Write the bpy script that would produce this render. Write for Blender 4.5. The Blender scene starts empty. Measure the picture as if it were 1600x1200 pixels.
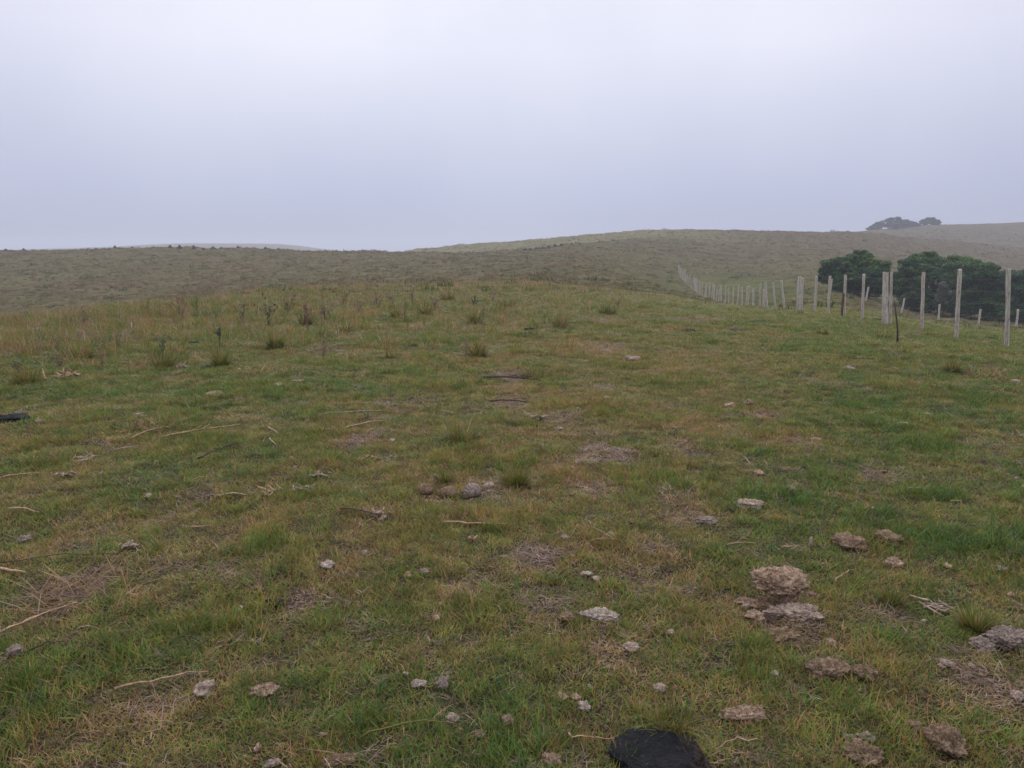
import bpy, math, random
import numpy as np
from mathutils import Vector, Matrix, noise as mn
R = math.radians
C = bpy.context.scene.collection
SC = bpy.context.scene

# ------------------------------------------------------------------ camera, sky, light, exposure
F, CX, CY, PITCH, CAMZ = 1202.0, 800.0, 600.0, R(9.45), 1.6
cp, sp = math.cos(PITCH), math.sin(PITCH)
cam = bpy.data.objects.new('camera', bpy.data.cameras.new('camera'))
C.objects.link(cam); SC.camera = cam
cam.location = (0, 0, CAMZ); cam.rotation_euler = (R(90) - PITCH, 0, 0)
cam.data.sensor_width = 36; cam.data.lens = F / 1600 * 36
cam.data.clip_start = 0.05; cam.data.clip_end = 6000

W = bpy.data.worlds.new('World'); SC.world = W; W.use_nodes = True
nt = W.node_tree; nt.nodes.clear()
def N(t, typ, **kw):
    n = t.nodes.new(typ)
    for k, v in kw.items():
        if k.startswith('i_'):
            n.inputs[k[2:].replace('_', ' ')].default_value = v
        else:
            setattr(n, k, v)
    return n
def ramp(t, stops, interp='LINEAR'):
    n = t.nodes.new('ShaderNodeValToRGB'); e = n.color_ramp.elements
    n.color_ramp.interpolation = interp
    while len(e) < len(stops): e.new(0.5)
    for el, (p, c) in zip(e, stops):
        el.position = p; el.color = (*c, 1) if len(c) == 3 else c
    return n
out = N(nt, 'ShaderNodeOutputWorld'); bg = N(nt, 'ShaderNodeBackground')
tc = N(nt, 'ShaderNodeTexCoord'); sep = N(nt, 'ShaderNodeSeparateXYZ')
nt.links.new(tc.outputs['Generated'], sep.inputs[0])
sky = ramp(nt, [(0.0, (.43, .475, .62)), (0.08, (.56, .605, .77)), (0.24, (.84, .86, .985)), (0.42, (.90, .915, 1.0)), (1.0, (.88, .90, 1.0))])
nt.links.new(sep.outputs['Z'], sky.inputs[0])
# soft overcast unevenness, world directions
noi = N(nt, 'ShaderNodeTexNoise'); noi.inputs['Scale'].default_value = 2.4; noi.inputs['Detail'].default_value = 5
nt.links.new(tc.outputs['Generated'], noi.inputs['Vector'])
nr = ramp(nt, [(0.3, (.90, .91, .94)), (0.7, (1.06, 1.05, 1.03))])
nt.links.new(noi.outputs['Fac'], nr.inputs[0])
# brighter veil ahead where the sun sits behind the cloud
dp = N(nt, 'ShaderNodeVectorMath', operation='DOT_PRODUCT')
sd = Vector((-0.05, 0.86, 0.42)).normalized(); dp.inputs[1].default_value = sd
nt.links.new(tc.outputs['Generated'], dp.inputs[0])
gl = ramp(nt, [(0.55, (.80, .80, .84)), (0.85, (.93, .93, .96)), (1.0, (1.06, 1.06, 1.05))])
nt.links.new(dp.outputs['Value'], gl.inputs[0])
m1 = N(nt, 'ShaderNodeMix', data_type='RGBA', blend_type='MULTIPLY'); m1.inputs[0].default_value = 1
m2 = N(nt, 'ShaderNodeMix', data_type='RGBA', blend_type='MULTIPLY'); m2.inputs[0].default_value = 1
nt.links.new(sky.outputs[0], m1.inputs[6]); nt.links.new(nr.outputs[0], m1.inputs[7])
nt.links.new(m1.outputs[2], m2.inputs[6]); nt.links.new(gl.outputs[0], m2.inputs[7])
nt.links.new(m2.outputs[2], bg.inputs[0])
# an overcast sky is brightest overhead
zr = N(nt, 'ShaderNodeMapRange'); zr.inputs['From Min'].default_value = .33; zr.inputs['From Max'].default_value = .9
zr.inputs['To Min'].default_value = 1.0; zr.inputs['To Max'].default_value = 2.3
nt.links.new(sep.outputs['Z'], zr.inputs['Value']); nt.links.new(zr.outputs['Result'], bg.inputs[1])
nt.links.new(bg.outputs[0], out.inputs[0])

sun = bpy.data.objects.new('sun', bpy.data.lights.new('sun', 'SUN')); C.objects.link(sun)
sun.data.energy = 1.5; sun.data.angle = R(35); sun.data.color = (1, .96, .9)
sun.rotation_euler = sd.to_track_quat('Z', 'Y').to_euler()

SC.view_settings.view_transform = 'Standard'; SC.view_settings.look = 'None'
SC.view_settings.exposure = 0.0; SC.view_settings.gamma = 1
SC.cycles.max_bounces = 6; SC.cycles.diffuse_bounces = 3; SC.cycles.volume_bounces = 2
SC.cycles.transparent_max_bounces = 4; SC.cycles.glossy_bounces = 1
SC.cycles.use_denoising = True; SC.cycles.denoiser = 'OPENIMAGEDENOISE'
SC.cycles.caustics_reflective = False; SC.cycles.caustics_refractive = False

# ------------------------------------------------------------------ numpy noise
def _h(i, j, s):
    n = (i.astype(np.int64) * 374761393 + j.astype(np.int64) * 668265263 + s * 982451653) & 0x7fffffff
    n = ((n ^ (n >> 13)) * 1274126177) & 0x7fffffff
    n = (n ^ (n >> 16)) & 0x7fffffff
    return (n % 100003) / 100003.0
def vn(x, y, s=0):
    i = np.floor(x); j = np.floor(y); fx = x - i; fy = y - j
    fx = fx * fx * (3 - 2 * fx); fy = fy * fy * (3 - 2 * fy)
    a = _h(i, j, s); b = _h(i + 1, j, s); c = _h(i, j + 1, s); d = _h(i + 1, j + 1, s)
    return (a + (b - a) * fx) * (1 - fy) + (c + (d - c) * fx) * fy
def fbm(x, y, s=0, o=4):
    t = 0; a = .5; n = 0
    for k in range(o):
        t = t + a * vn(x, y, s + k * 17); n += a; a *= .5
        x, y = (x * 1.6 - y * 1.2) + 3.1, (x * 1.2 + y * 1.6) + 7.7
    return t / n
def sm(x, a, b):
    t = np.clip((x - a) / (b - a), 0, 1); return t * t * (3 - 2 * t)

# ------------------------------------------------------------------ terrain: hill profiles along bearings from the camera spot
def zed(v): return ('z', v)
P0 = [(3, None), (8, None)]
COLS = [
 (-150, [(13, 543), (18, 508), (22, zed(-.55)), (38, zed(-3.6)), (60, 512), (80, 474), (110, 435), (140, 408), (163, 395), (172, 394), (200, zed(.5)), (320, zed(-10)), (700, zed(-8)), (1100, 397), (1390, zed(-8))]),
 (0, [(13, 541), (19, 503), (24, zed(-.45)), (40, zed(-3.2)), (60, 502), (80, 467), (110, 431), (140, 406), (165, 394), (174, 393), (205, zed(.5)), (320, zed(-10)), (700, zed(-6)), (1100, 391), (1390, zed(-8))]),
 (160, [(15, 525), (22, 486), (28, zed(-.4)), (42, zed(-2.6)), (62, 484), (80, 459), (110, 428), (140, 404), (165, 391), (174, 390), (205, zed(1)), (320, zed(-10)), (700, zed(-4)), (1100, 386.5), (1390, zed(-6))]),
 (300, [(18, 506), (27, 470), (34, zed(-.5)), (48, zed(-1.9)), (64, 467), (80, 452), (110, 425), (140, 402), (165, 388.5), (174, 387), (205, zed(1.2)), (320, zed(-10)), (700, zed(-2)), (1100, 380.5), (1390, zed(-5))]),
 (420, [(20, 497), (34, 456), (42, zed(-.4)), (54, zed(-1.3)), (66, 456), (82, 443), (110, 423), (140, 403), (165, 391), (175, 389.5), (205, zed(.8)), (320, zed(-10)), (700, zed(-6)), (1100, 381), (1390, zed(-8))]),
 (550, [(20, 497), (40, 449), (50, zed(-.6)), (66, 447), (82, 437), (110, 421), (140, 405), (166, 394.5), (176, 393.5), (205, zed(.4)), (320, zed(-6)), (700, zed(-14)), (1100, 396), (1390, zed(-12))]),
 (640, [(20, 497), (42, 447), (66, 444), (82, 434.5), (110, 419), (140, 404), (166, 396), (178, 395), (205, zed(1.0)), (250, 391.5), (262, 391), (400, zed(-8)), (1100, zed(-8)), (1390, zed(-12))]),
 (720, [(20, 497), (44, 445), (66, 441), (82, 432), (110, 416), (140, 402.5), (166, 396), (178, 395), (200, zed(1.6)), (250, 384), (264, 383), (400, zed(-4)), (1390, zed(-12))]),
 (810, [(20, 497), (46, 441), (66, 437), (82, 428.5), (110, 413), (140, 400), (168, 393), (178, 392.5), (195, zed(3)), (250, 378), (268, 376.5), (400, zed(-4)), (1390, zed(-12))]),
 (900, [(20, 497), (34, 459), (46, 449), (62, 442), (82, 429), (110, 411), (140, 396), (165, 385), (178, 381), (195, zed(4.2)), (250, 370), (268, 368.5), (400, zed(-2)), (1390, zed(-12))]),
 (1000, [(20, 497), (30, 467), (44, 458), (60, 452), (84, 439), (110, 424), (140, 403), (170, 386), (210, 370), (240, 362.5), (255, 361), (400, zed(-2)), (1390, zed(-12))]),
 (1060, [(20, 498), (30, 473), (45, 465), (60, 461), (80, 454), (100, 443), (122, 428), (145, 408), (180, 384), (215, 367), (245, 359.5), (256, 359), (400, zed(-2)), (1390, zed(-12))]),
 (1110, [(20, 500), (32, 480), (50, 473.5), (65, 470), (80, 464), (100, 451), (125, 430), (150, 411), (190, 384), (225, 366), (250, 360), (260, 359.5), (400, zed(-2)), (1390, zed(-10))]),
 (1200, [(20, 503), (30, 488), (40, 482.5), (60, 474), (80, 462), (100, 447), (130, 427), (160, 408), (200, 384), (240, 366), (262, 361.5), (272, 361), (400, zed(-2)), (1390, zed(-10))]),
 (1300, [(12, 555), (20, 507), (27.6, 492), (40, 480), (55, 470), (75, 455), (100, 438), (130, 420), (160, 404), (200, 385), (240, 369), (268, 363.5), (278, 363), (340, zed(5)), (430, 368), (480, zed(12)), (1390, zed(0))]),
 (1352, [(12, 556), (18, 519), (23.4, 499), (35, 490), (50, 481), (65, 470), (85, 456), (110, 440), (140, 422), (180, 401), (220, 382), (262, 366.5), (280, 364.5), (340, zed(7)), (430, 360.5), (450, 360), (700, zed(0)), (1390, zed(-5))]),
 (1450, [(12, 556), (16, 530), (18.7, 517), (25, 509), (35, 504.5), (48, 501.5), (60, 499), (75, 489), (95, 475), (120, 458), (150, 438), (190, 415), (230, 395), (270, 379), (296, 374), (345, zed(6.5)), (435, 352.5), (455, 351.5), (700, zed(0)), (1390, zed(-5))]),
 (1600, [(11, 572), (14.4, 543), (18, 532), (25, 523.5), (35, 517.5), (48, 514), (60, 511), (75, 503), (95, 489), (120, 472), (150, 451), (190, 427), (230, 406), (270, 392), (292, 388), (340, zed(3)), (440, 348), (462, 347), (700, zed(0)), (1390, zed(-5))]),
 (1800, [(11, 575), (16, 542), (25, 530), (35, 524), (48, 520), (60, 517), (75, 509), (95, 495), (120, 478), (150, 457), (190, 433), (230, 413), (270, 400), (292, 396), (340, zed(2)), (440, 349), (462, 348), (700, zed(0)), (1390, zed(-5))]),
]
def pchip(x, y, q):
    x = np.asarray(x, float); y = np.asarray(y, float); h = np.diff(x); d = np.diff(y) / h
    m = np.zeros_like(y); m[0] = d[0]; m[-1] = d[-1]
    for i in range(1, len(x) - 1):
        if d[i - 1] * d[i] > 0:
            w1 = 2 * h[i] + h[i - 1]; w2 = h[i] + 2 * h[i - 1]
            m[i] = (w1 + w2) / (w1 / d[i - 1] + w2 / d[i])
    q = np.clip(q, x[0], x[-1]); k = np.clip(np.searchsorted(x, q, side='right') - 1, 0, len(h) - 1)
    t = (q - x[k]) / h[k]; t2 = t * t; t3 = t2 * t
    return (2*t3 - 3*t2 + 1)*y[k] + (t3 - 2*t2 + t)*h[k]*m[k] + (-2*t3 + 3*t2)*y[k+1] + (t3 - t2)*h[k]*m[k+1]
LR = np.linspace(math.log(1.0), math.log(1395), 420)
phis = []; Zc = []
for px, prof in COLS:
    v = (CY - 420) / F; ph = math.atan2((px - CX) / F, cp + v * sp); phis.append(ph)
    rs = [1.0, 3.0, 7.0]; zs = [0.0, 0.0, 0.0]
    for Y, row in prof:
        r = Y / math.cos(ph)
        if isinstance(row, tuple): z = row[1]
        else:
            v = (CY - row) / F; z = CAMZ + Y * (-sp + v * cp) / (cp + v * sp)
        rs.append(r); zs.append(z)
    Zc.append(pchip(np.log(rs), zs, LR))
Zc = np.array(Zc); phis = np.array(phis)
PH = np.linspace(phis[0], phis[-1], 260)
ZT = np.zeros((len(PH), len(LR)))
for j in range(len(LR)): ZT[:, j] = pchip(phis, Zc[:, j], PH)
for _ in range(2):
    Zp = np.pad(ZT, ((2, 2), (0, 0)), 'edge'); ZT = (Zp[:-4] + 2*Zp[1:-3] + 3*Zp[2:-2] + 2*Zp[3:-1] + Zp[4:]) / 9
def base_h(x, y):
    x = np.asarray(x, float); y = np.asarray(y, float)
    r = np.hypot(x, y); ph = np.arctan2(x, y)
    fi = np.clip((ph - PH[0]) / (PH[-1] - PH[0]), 0, 1) * (len(PH) - 1)
    fj = np.clip((np.log(np.maximum(r, 1.0)) - LR[0]) / (LR[-1] - LR[0]), 0, 1) * (len(LR) - 1)
    i = np.minimum(fi.astype(int), len(PH) - 2); j = np.minimum(fj.astype(int), len(LR) - 2); fi = fi - i; fj = fj - j
    z = (ZT[i, j]*(1-fi)*(1-fj) + ZT[i+1, j]*fi*(1-fj) + ZT[i, j+1]*(1-fi)*fj + ZT[i+1, j+1]*fi*fj)
    back = sm(np.abs(ph), R(75), R(165))
    return z * (1 - back)
def height(x, y):
    x = np.asarray(x, float); y = np.asarray(y, float); r = np.hypot(x, y)
    z = base_h(x, y)
    z = z + (fbm(x * 5, y * 5, 3, 3) - .5) * .035 * (1 - sm(r, 20, 40))
    z = z + (fbm(x * 1.1, y * 1.1, 9, 3) - .5) * .07
    z = z + (vn(x * 1.3, y * 1.3, 5) ** 2 - .3) * .30 * sm(r, 40, 90) * (1 - sm(r, 300, 420))
    z = z + (fbm(x * .12, y * .12, 29, 2) - .5) * .9 * sm(r, 60, 200)
    return z
def ray(px, py):
    u = (px - CX) / F; v = (CY - py) / F
    return np.array([u, cp + v * sp, -sp + v * cp])
def pick(px, py, tmax=500.0):
    d = ray(px, py); t = np.exp(np.linspace(math.log(1.2), math.log(tmax), 4000))
    P = d[None] * t[:, None]; zz = CAMZ + P[:, 2]
    below = np.nonzero(zz < height(P[:, 0], P[:, 1]))[0]
    k = below[0] if len(below) else len(t) - 1
    x, y = P[k, 0], P[k, 1]
    return float(x), float(y), float(height(x, y))
def atY(px, row, Y):
    d = ray(px, row); x = d[0] * Y / d[1]
    return x, Y, float(height(x, Y))

# ------------------------------------------------------------------ regional tone
BARE = [(850, 868, 70, .9), (470, 943, 62, .8), (250, 1100, 75, .75), (945, 1022, 75, .8), (930, 768, 45, .8), (945, 712, 80, .7), (1065, 705, 60, .5),
        (1060, 790, 80, .45), (1240, 690, 50, .35), (1560, 705, 70, .6), (1375, 748, 55, .5), (1520, 775, 60, .45), (560, 690, 60, .6), (880, 655, 60, .6),
        (1185, 650, 45, .6), (1290, 595, 60, .5), (320, 768, 70, .5), (760, 770, 60, .4), (800, 590, 70, .7), (800, 632, 60, .6), (945, 606, 40, .7),
        (1230, 975, 90, .6), (100, 935, 120, .7), (1540, 1060, 70, .6), (1400, 960, 70, .45), (520, 545, 60, .5), (1030, 860, 60, .4), (830, 940, 90, .35), (1010, 900, 90, .35), (620, 630, 60, .5), (950, 545, 90, .5), (1080, 500, 60, .55), (940, 500, 80, .5)]
BP = []
for px, py, w, s in BARE:
    x, y, z = pick(px, py); BP.append((x, y, w / F * y * .62, w / F * y * 1.05, min(1, s * 1.15)))
def bare(x, y):
    n = fbm(x * 3.3, y * 3.3, 51, 3) - .5; b = np.zeros_like(x)
    for bx, by, rx, ry, s in BP:
        d = np.sqrt(((x - bx) / rx) ** 2 + ((y - by) / ry) ** 2) + n * 1.3
        b = np.maximum(b, s * (1 - sm(d, .45, 1.15)))
    return b
def pxof(x, y): return CX + F * 1.0137 * x / np.maximum(y, .3)
def dry(x, y):
    r = np.hypot(x, y); px = pxof(x, y)
    n1 = fbm(x * .9, y * .9, 71, 4); n2 = fbm(x * 3.5, y * 3.5, 77, 3); n3 = fbm(x * .2, y * .2, 81, 3)
    n4 = fbm(x * 11, y * 11, 83, 2); near = .43 + (n1 - .5) * .55 + (n2 - .5) * .85 + (n4 - .5) * .5
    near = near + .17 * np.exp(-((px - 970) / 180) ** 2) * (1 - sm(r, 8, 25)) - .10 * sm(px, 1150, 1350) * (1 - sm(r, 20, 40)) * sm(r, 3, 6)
    brow = sm(r, 10, 17) * (1 - sm(px, 850, 1150)) * .04
    near = near + brow
    far = .80 + (n3 - .5) * .6 + (n1 - .5) * .45
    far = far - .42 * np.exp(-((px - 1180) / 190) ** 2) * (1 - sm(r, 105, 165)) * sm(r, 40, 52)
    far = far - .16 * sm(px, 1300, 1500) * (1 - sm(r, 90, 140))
    far = far + .1 * sm(r, 180, 240)
    near = near + .06*sm(r, 24, 44)*(1-sm(px, 900, 1050)); f = sm(r, 34, 60)
    return np.clip(near * (1 - f) + far * f, 0, 1)

# ------------------------------------------------------------------ materials
def mat(name):
    m = bpy.data.materials.new(name); m.use_nodes = True; t = m.node_tree; t.nodes.clear()
    o = N(t, 'ShaderNodeOutputMaterial'); b = N(t, 'ShaderNodeBsdfPrincipled')
    b.inputs['Roughness'].default_value = .85; b.inputs['Specular IOR Level'].default_value = .2
    t.links.new(b.outputs[0], o.inputs[0]); return m, t, b, o
def attr(t, name, typ='GEOMETRY'):
    a = N(t, 'ShaderNodeAttribute'); a.attribute_name = name; a.attribute_type = typ; return a
def math_(t, op, a, b=None, clamp=False):
    n = N(t, 'ShaderNodeMath', operation=op); n.use_clamp = clamp
    for i, v in enumerate((a, b)):
        if v is None: continue
        if hasattr(v, 'links') or hasattr(v, 'is_linked'): t.links.new(v, n.inputs[i])
        else: n.inputs[i].default_value = v
    return n.outputs[0]
def mixc(t, f, a, b, bt='MIX'):
    n = N(t, 'ShaderNodeMix', data_type='RGBA', blend_type=bt)
    for i, v in ((0, f), (6, a), (7, b)):
        if hasattr(v, 'is_linked'): t.links.new(v, n.inputs[i])
        elif i == 0: n.inputs[0].default_value = v
        else: n.inputs[i].default_value = (*v, 1)
    return n.outputs[2]
def noise_tex(t, scale, detail=4, rough=.55, vec=None):
    n = N(t, 'ShaderNodeTexNoise'); n.inputs['Scale'].default_value = scale; n.inputs['Detail'].default_value = detail; n.inputs['Roughness'].default_value = rough
    if vec is not None: t.links.new(vec, n.inputs['Vector'])
    return n.outputs['Fac']

# ground sheet
m, t, b, o = mat('ground_earth'); M_GROUND = m
tcn = N(t, 'ShaderNodeTexCoord').outputs['Object']
a_dry = attr(t, 'dry').outputs['Fac']; a_bare = attr(t, 'bare').outputs['Fac']; a_far = attr(t, 'far').outputs['Fac']
n_f = noise_tex(t, 60, 5, .7, tcn); n_m = noise_tex(t, 9, 5, .65, tcn); n_c = noise_tex(t, 1.2, 5, .6, tcn); n_l = noise_tex(t, .25, 4, .6, tcn)
soil = ramp(t, [(.32, (.016, .011, .008)), (.48, (.062, .042, .031)), (.6, (.22, .155, .122)), (.72, (.40, .305, .25))]); t.links.new(n_f, soil.inputs[0])
green = ramp(t, [(.25, (.014, .017, .007)), (.5, (.038, .042, .015)), (.75, (.09, .082, .035))]); t.links.new(n_m, green.inputs[0])
near = mixc(t, .55, green.outputs[0], soil.outputs[0])
near = mixc(t, a_bare, near, soil.outputs[0])
fg = ramp(t, [(.3, (.070, .088, .028)), (.7, (.115, .128, .044))]); t.links.new(n_c, fg.inputs[0])
fb = ramp(t, [(.3, (.072, .058, .034)), (.7, (.148, .116, .068))]); t.links.new(n_c, fb.inputs[0])
far = mixc(t, a_dry, fg.outputs[0], fb.outputs[0])
sh = ramp(t, [(.25, (.62, .62, .62)), (.75, (1.25, 1.25, 1.25))]); t.links.new(n_l, sh.inputs[0])
far = mixc(t, attr(t, 'pale').outputs['Fac'], far, (.165, .155, .082)); far = mixc(t, 1.0, far, sh.outputs[0], 'MULTIPLY')
t.links.new(mixc(t, a_far, near, far), b.inputs['Base Color'])
bp = N(t, 'ShaderNodeBump'); bp.inputs['Strength'].default_value = .8; bp.inputs['Distance'].default_value = .02
t.links.new(n_f, bp.inputs['Height']); t.links.new(bp.outputs[0], b.inputs['Normal'])
b.inputs['Roughness'].default_value = 1; b.inputs['Specular IOR Level'].default_value = 0

# blades: fac runs blue-green > green > yellow-green > rust > straw
BL = [(0.0, (.042, .098, .024)), (.16, (.078, .135, .020)), (.32, (.130, .158, .024)), (.46, (.20, .170, .034)), (.58, (.25, .125, .045)), (.72, (.34, .225, .115)), (.86, (.25, .135, .078)), (1.0, (.47, .36, .26))]
def blade_mat(name, inst, off=0.0, wt=.62, wd=.52, gain=1.0):
    m, t, b, o = mat(name)
    tint = attr(t, 'tint').outputs['Fac']
    f = math_(t, 'MULTIPLY', tint, wt)
    if inst:
        d = math_(t, 'MULTIPLY', attr(t, 'dry', 'INSTANCER').outputs['Fac'], wd); f = math_(t, 'ADD', f, d)
    f = math_(t, 'ADD', f, off, True)
    rp = ramp(t, [(p, tuple(min(1, x * gain) for x in c)) for p, c in BL]); t.links.new(f, rp.inputs[0])
    gp = N(t, 'ShaderNodeNewGeometry').outputs['Position']; vr = ramp(t, [(.30, (.55, .55, .55)), (.50, (1, 1, 1)), (.70, (1.45, 1.45, 1.45))]); t.links.new(noise_tex(t, 7, 4, .7, gp), vr.inputs[0])
    cc_ = mixc(t, 1.0, rp.outputs[0], vr.outputs[0], 'MULTIPLY')
    t.links.new(cc_, b.inputs['Base Color']); b.inputs['Roughness'].default_value = .6; b.inputs['Specular IOR Level'].default_value = .25
    tr = N(t, 'ShaderNodeBsdfTranslucent'); t.links.new(cc_, tr.inputs[0])
    mx = N(t, 'ShaderNodeMixShader'); mx.inputs[0].default_value = .3
    t.links.new(b.outputs[0], mx.inputs[1]); t.links.new(tr.outputs[0], mx.inputs[2]); t.links.new(mx.outputs[0], o.inputs[0])
    return m
M_GRASS = blade_mat('pasture_blades', True, -.095, gain=1.17)
BL_KEEP = BL; BL = [(0.0, (.13, .068, .042)), (.3, (.21, .125, .078)), (.6, (.27, .185, .135)), (.85, (.32, .245, .195)), (1.0, (.44, .34, .25))]
M_STRAW = blade_mat('straw_blades', True, .0, .8, .2); BL = BL_KEEP
M_TUFT = blade_mat('hill_tuft_blades', True, .02, .45, .5, .58)
M_TUSSG = blade_mat('tussock_green', False, .0, .9, gain=.95)
M_TUSSY = blade_mat('tussock_yellow_green', False, .10, .65, gain=.95)
M_TUSSD = blade_mat('tussock_dry', False, .48, .5, gain=.95)
M_TUSSM = blade_mat('tussock_mixed', False, .02, .95)

def rock_mat(name, dark, mid, light, sc=40, bump=1.0, spec=.1, zs=1.3):
    m, t, b, o = mat(name)
    v = N(t, 'ShaderNodeTexCoord').outputs['Object']
    mp = N(t, 'ShaderNodeMapping'); mp.inputs['Scale'].default_value = (1, 1, zs); t.links.new(v, mp.inputs[0])
    n1 = noise_tex(t, sc, 6, .75, mp.outputs[0]); n2 = noise_tex(t, sc * 4, 4, .7, mp.outputs[0]); n3 = noise_tex(t, sc * .25, 3, .5, v)
    f = math_(t, 'ADD', math_(t, 'MULTIPLY', n1, .55), math_(t, 'MULTIPLY', n2, .3)); f = math_(t, 'ADD', f, math_(t, 'MULTIPLY', n3, .15))
    rp = ramp(t, [(.36, dark), (.50, mid), (.64, light)]); t.links.new(f, rp.inputs[0])
    t.links.new(rp.outputs[0], b.inputs['Base Color'])
    bp = N(t, 'ShaderNodeBump'); bp.inputs['Strength'].default_value = bump; bp.inputs['Distance'].default_value = .010
    t.links.new(f, bp.inputs['Height']); t.links.new(bp.outputs[0], b.inputs['Normal']); b.inputs['Specular IOR Level'].default_value = spec
    return m
DM = {'tan': rock_mat('dried_dung_tan', (.06, .034, .021), (.29, .195, .128), (.54, .405, .28)),
      'pale': rock_mat('dried_dung_pale', (.12, .082, .06), (.33, .245, .185), (.50, .40, .31)),
      'brown': rock_mat('dried_dung_brown', (.045, .027, .017), (.20, .132, .082), (.38, .275, .18)),
      'grey': rock_mat('weathered_grey', (.06, .043, .033), (.23, .175, .14), (.42, .34, .28)),
      'white': rock_mat('bleached_scrap', (.14, .10, .075), (.34, .275, .215), (.52, .45, .37)),
      'black': rock_mat('fresh_dung_black', (.003, .0035, .0045), (.007, .0075, .009), (.014, .013, .014), 18, .9, .12),
      'darkbrown': rock_mat('damp_dung', (.010, .008, .007), (.026, .019, .016), (.06, .043, .035))}
M_POST = rock_mat('weathered_post_wood', (.14, .115, .09), (.42, .375, .315), (.62, .565, .49), 22, 1.0, .1, .12)
M_POSTD = rock_mat('rusty_brown_post_wood', (.05, .025, .018), (.13, .065, .045), (.22, .12, .085), 12)
M_WIRE = rock_mat('fence_wire', (.05, .05, .05), (.09, .085, .08), (.14, .13, .12), 30, .1)
M_STICK = rock_mat('dead_stalk', (.15, .09, .05), (.33, .22, .13), (.50, .37, .24), 25, .6)
M_STICKD = rock_mat('dark_stick', (.025, .018, .014), (.07, .05, .04), (.14, .10, .08), 25, .6)
M_STICKG = rock_mat('bleached_stick', (.13, .095, .07), (.31, .235, .17), (.47, .37, .27), 25, .6)
M_BARK = rock_mat('tree_bark', (.02, .016, .012), (.06, .05, .04), (.12, .10, .08), 6, 1)
def leaf_mat(name, stops):
    m, t, b, o = mat(name)
    rp = ramp(t, stops); t.links.new(attr(t, 'tint').outputs['Fac'], rp.inputs[0])
    t.links.new(rp.outputs[0], b.inputs['Base Color']); b.inputs['Roughness'].default_value = .55
    tr = N(t, 'ShaderNodeBsdfTranslucent'); t.links.new(rp.outputs[0], tr.inputs[0])
    mx = N(t, 'ShaderNodeMixShader'); mx.inputs[0].default_value = .2
    t.links.new(b.outputs[0], mx.inputs[1]); t.links.new(tr.outputs[0], mx.inputs[2]); t.links.new(mx.outputs[0], o.inputs[0]); return m
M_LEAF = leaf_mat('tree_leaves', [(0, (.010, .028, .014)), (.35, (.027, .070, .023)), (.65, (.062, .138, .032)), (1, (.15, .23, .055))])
M_LEAFF = leaf_mat('far_tree_leaves', [(0, (.014, .022, .014)), (1, (.04, .055, .028))])
M_SHRUB = leaf_mat('shrub_leaves', [(0, (.065, .08, .045)), (1, (.14, .15, .09))])
M_WEED = leaf_mat('weed_leaves', [(0, (.09, .12, .06)), (.6, (.16, .18, .08)), (1, (.26, .25, .13))])
M_WEEDD = leaf_mat('dry_weed_heads', [(0, (.10, .055, .04)), (.5, (.20, .13, .09)), (1, (.42, .32, .20))])
M_WSTEM = rock_mat('weed_stem', (.10, .055, .04), (.22, .13, .095), (.34, .24, .17), 20, .3)
M_WSTEMG = rock_mat('green_weed_stem', (.03, .05, .02), (.13, .15, .07), (.22, .22, .11), 20, .3)

# ------------------------------------------------------------------ mesh helpers
def np_mesh(name, V, polys, tint=None, mat=None, smooth=False):
    """polys: list of int arrays [n,k]"""
    me = bpy.data.meshes.new(name); V = np.ascontiguousarray(V, np.float32)
    me.vertices.add(len(V)); me.vertices.foreach_set('co', V.ravel())
    if polys:
        tot = np.concatenate([np.full(len(p), p.shape[1], np.int32) for p in polys])
        li = np.concatenate([p.ravel() for p in polys]).astype(np.int32)
        me.loops.add(len(li)); me.loops.foreach_set('vertex_index', li)
        me.polygons.add(len(tot)); st = np.concatenate([[0], np.cumsum(tot)[:-1]]).astype(np.int32)
        me.polygons.foreach_set('loop_start', st)
        me.polygons.foreach_set('use_smooth', np.full(len(tot), smooth))
    me.update(calc_edges=True)
    if tint is not None:
        a = me.attributes.new('tint', 'FLOAT', 'POINT'); a.data.foreach_set('value', np.ascontiguousarray(tint, np.float32))
    if mat: me.materials.append(mat)
    return me
def add_attr(me, name, v, typ='FLOAT'):
    a = me.attributes.new(name, typ, 'POINT')
    a.data.foreach_set('vector' if typ == 'FLOAT_VECTOR' else 'value', np.ascontiguousarray(v, np.int32 if typ == 'INT' else np.float32).ravel())
def link(name, me, parent=None, loc=None, rz=0):
    o = bpy.data.objects.new(name, me); C.objects.link(o)
    if parent: o.parent = parent
    if loc is not None: o.location = loc
    if rz: o.rotation_euler[2] = rz
    return o
def tag(o, label=None, cat=None, group=None, kind=None):
    if label: o['label'] = label
    if cat: o['category'] = cat
    if group: o['group'] = group
    if kind: o['kind'] = kind
    return o
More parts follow.
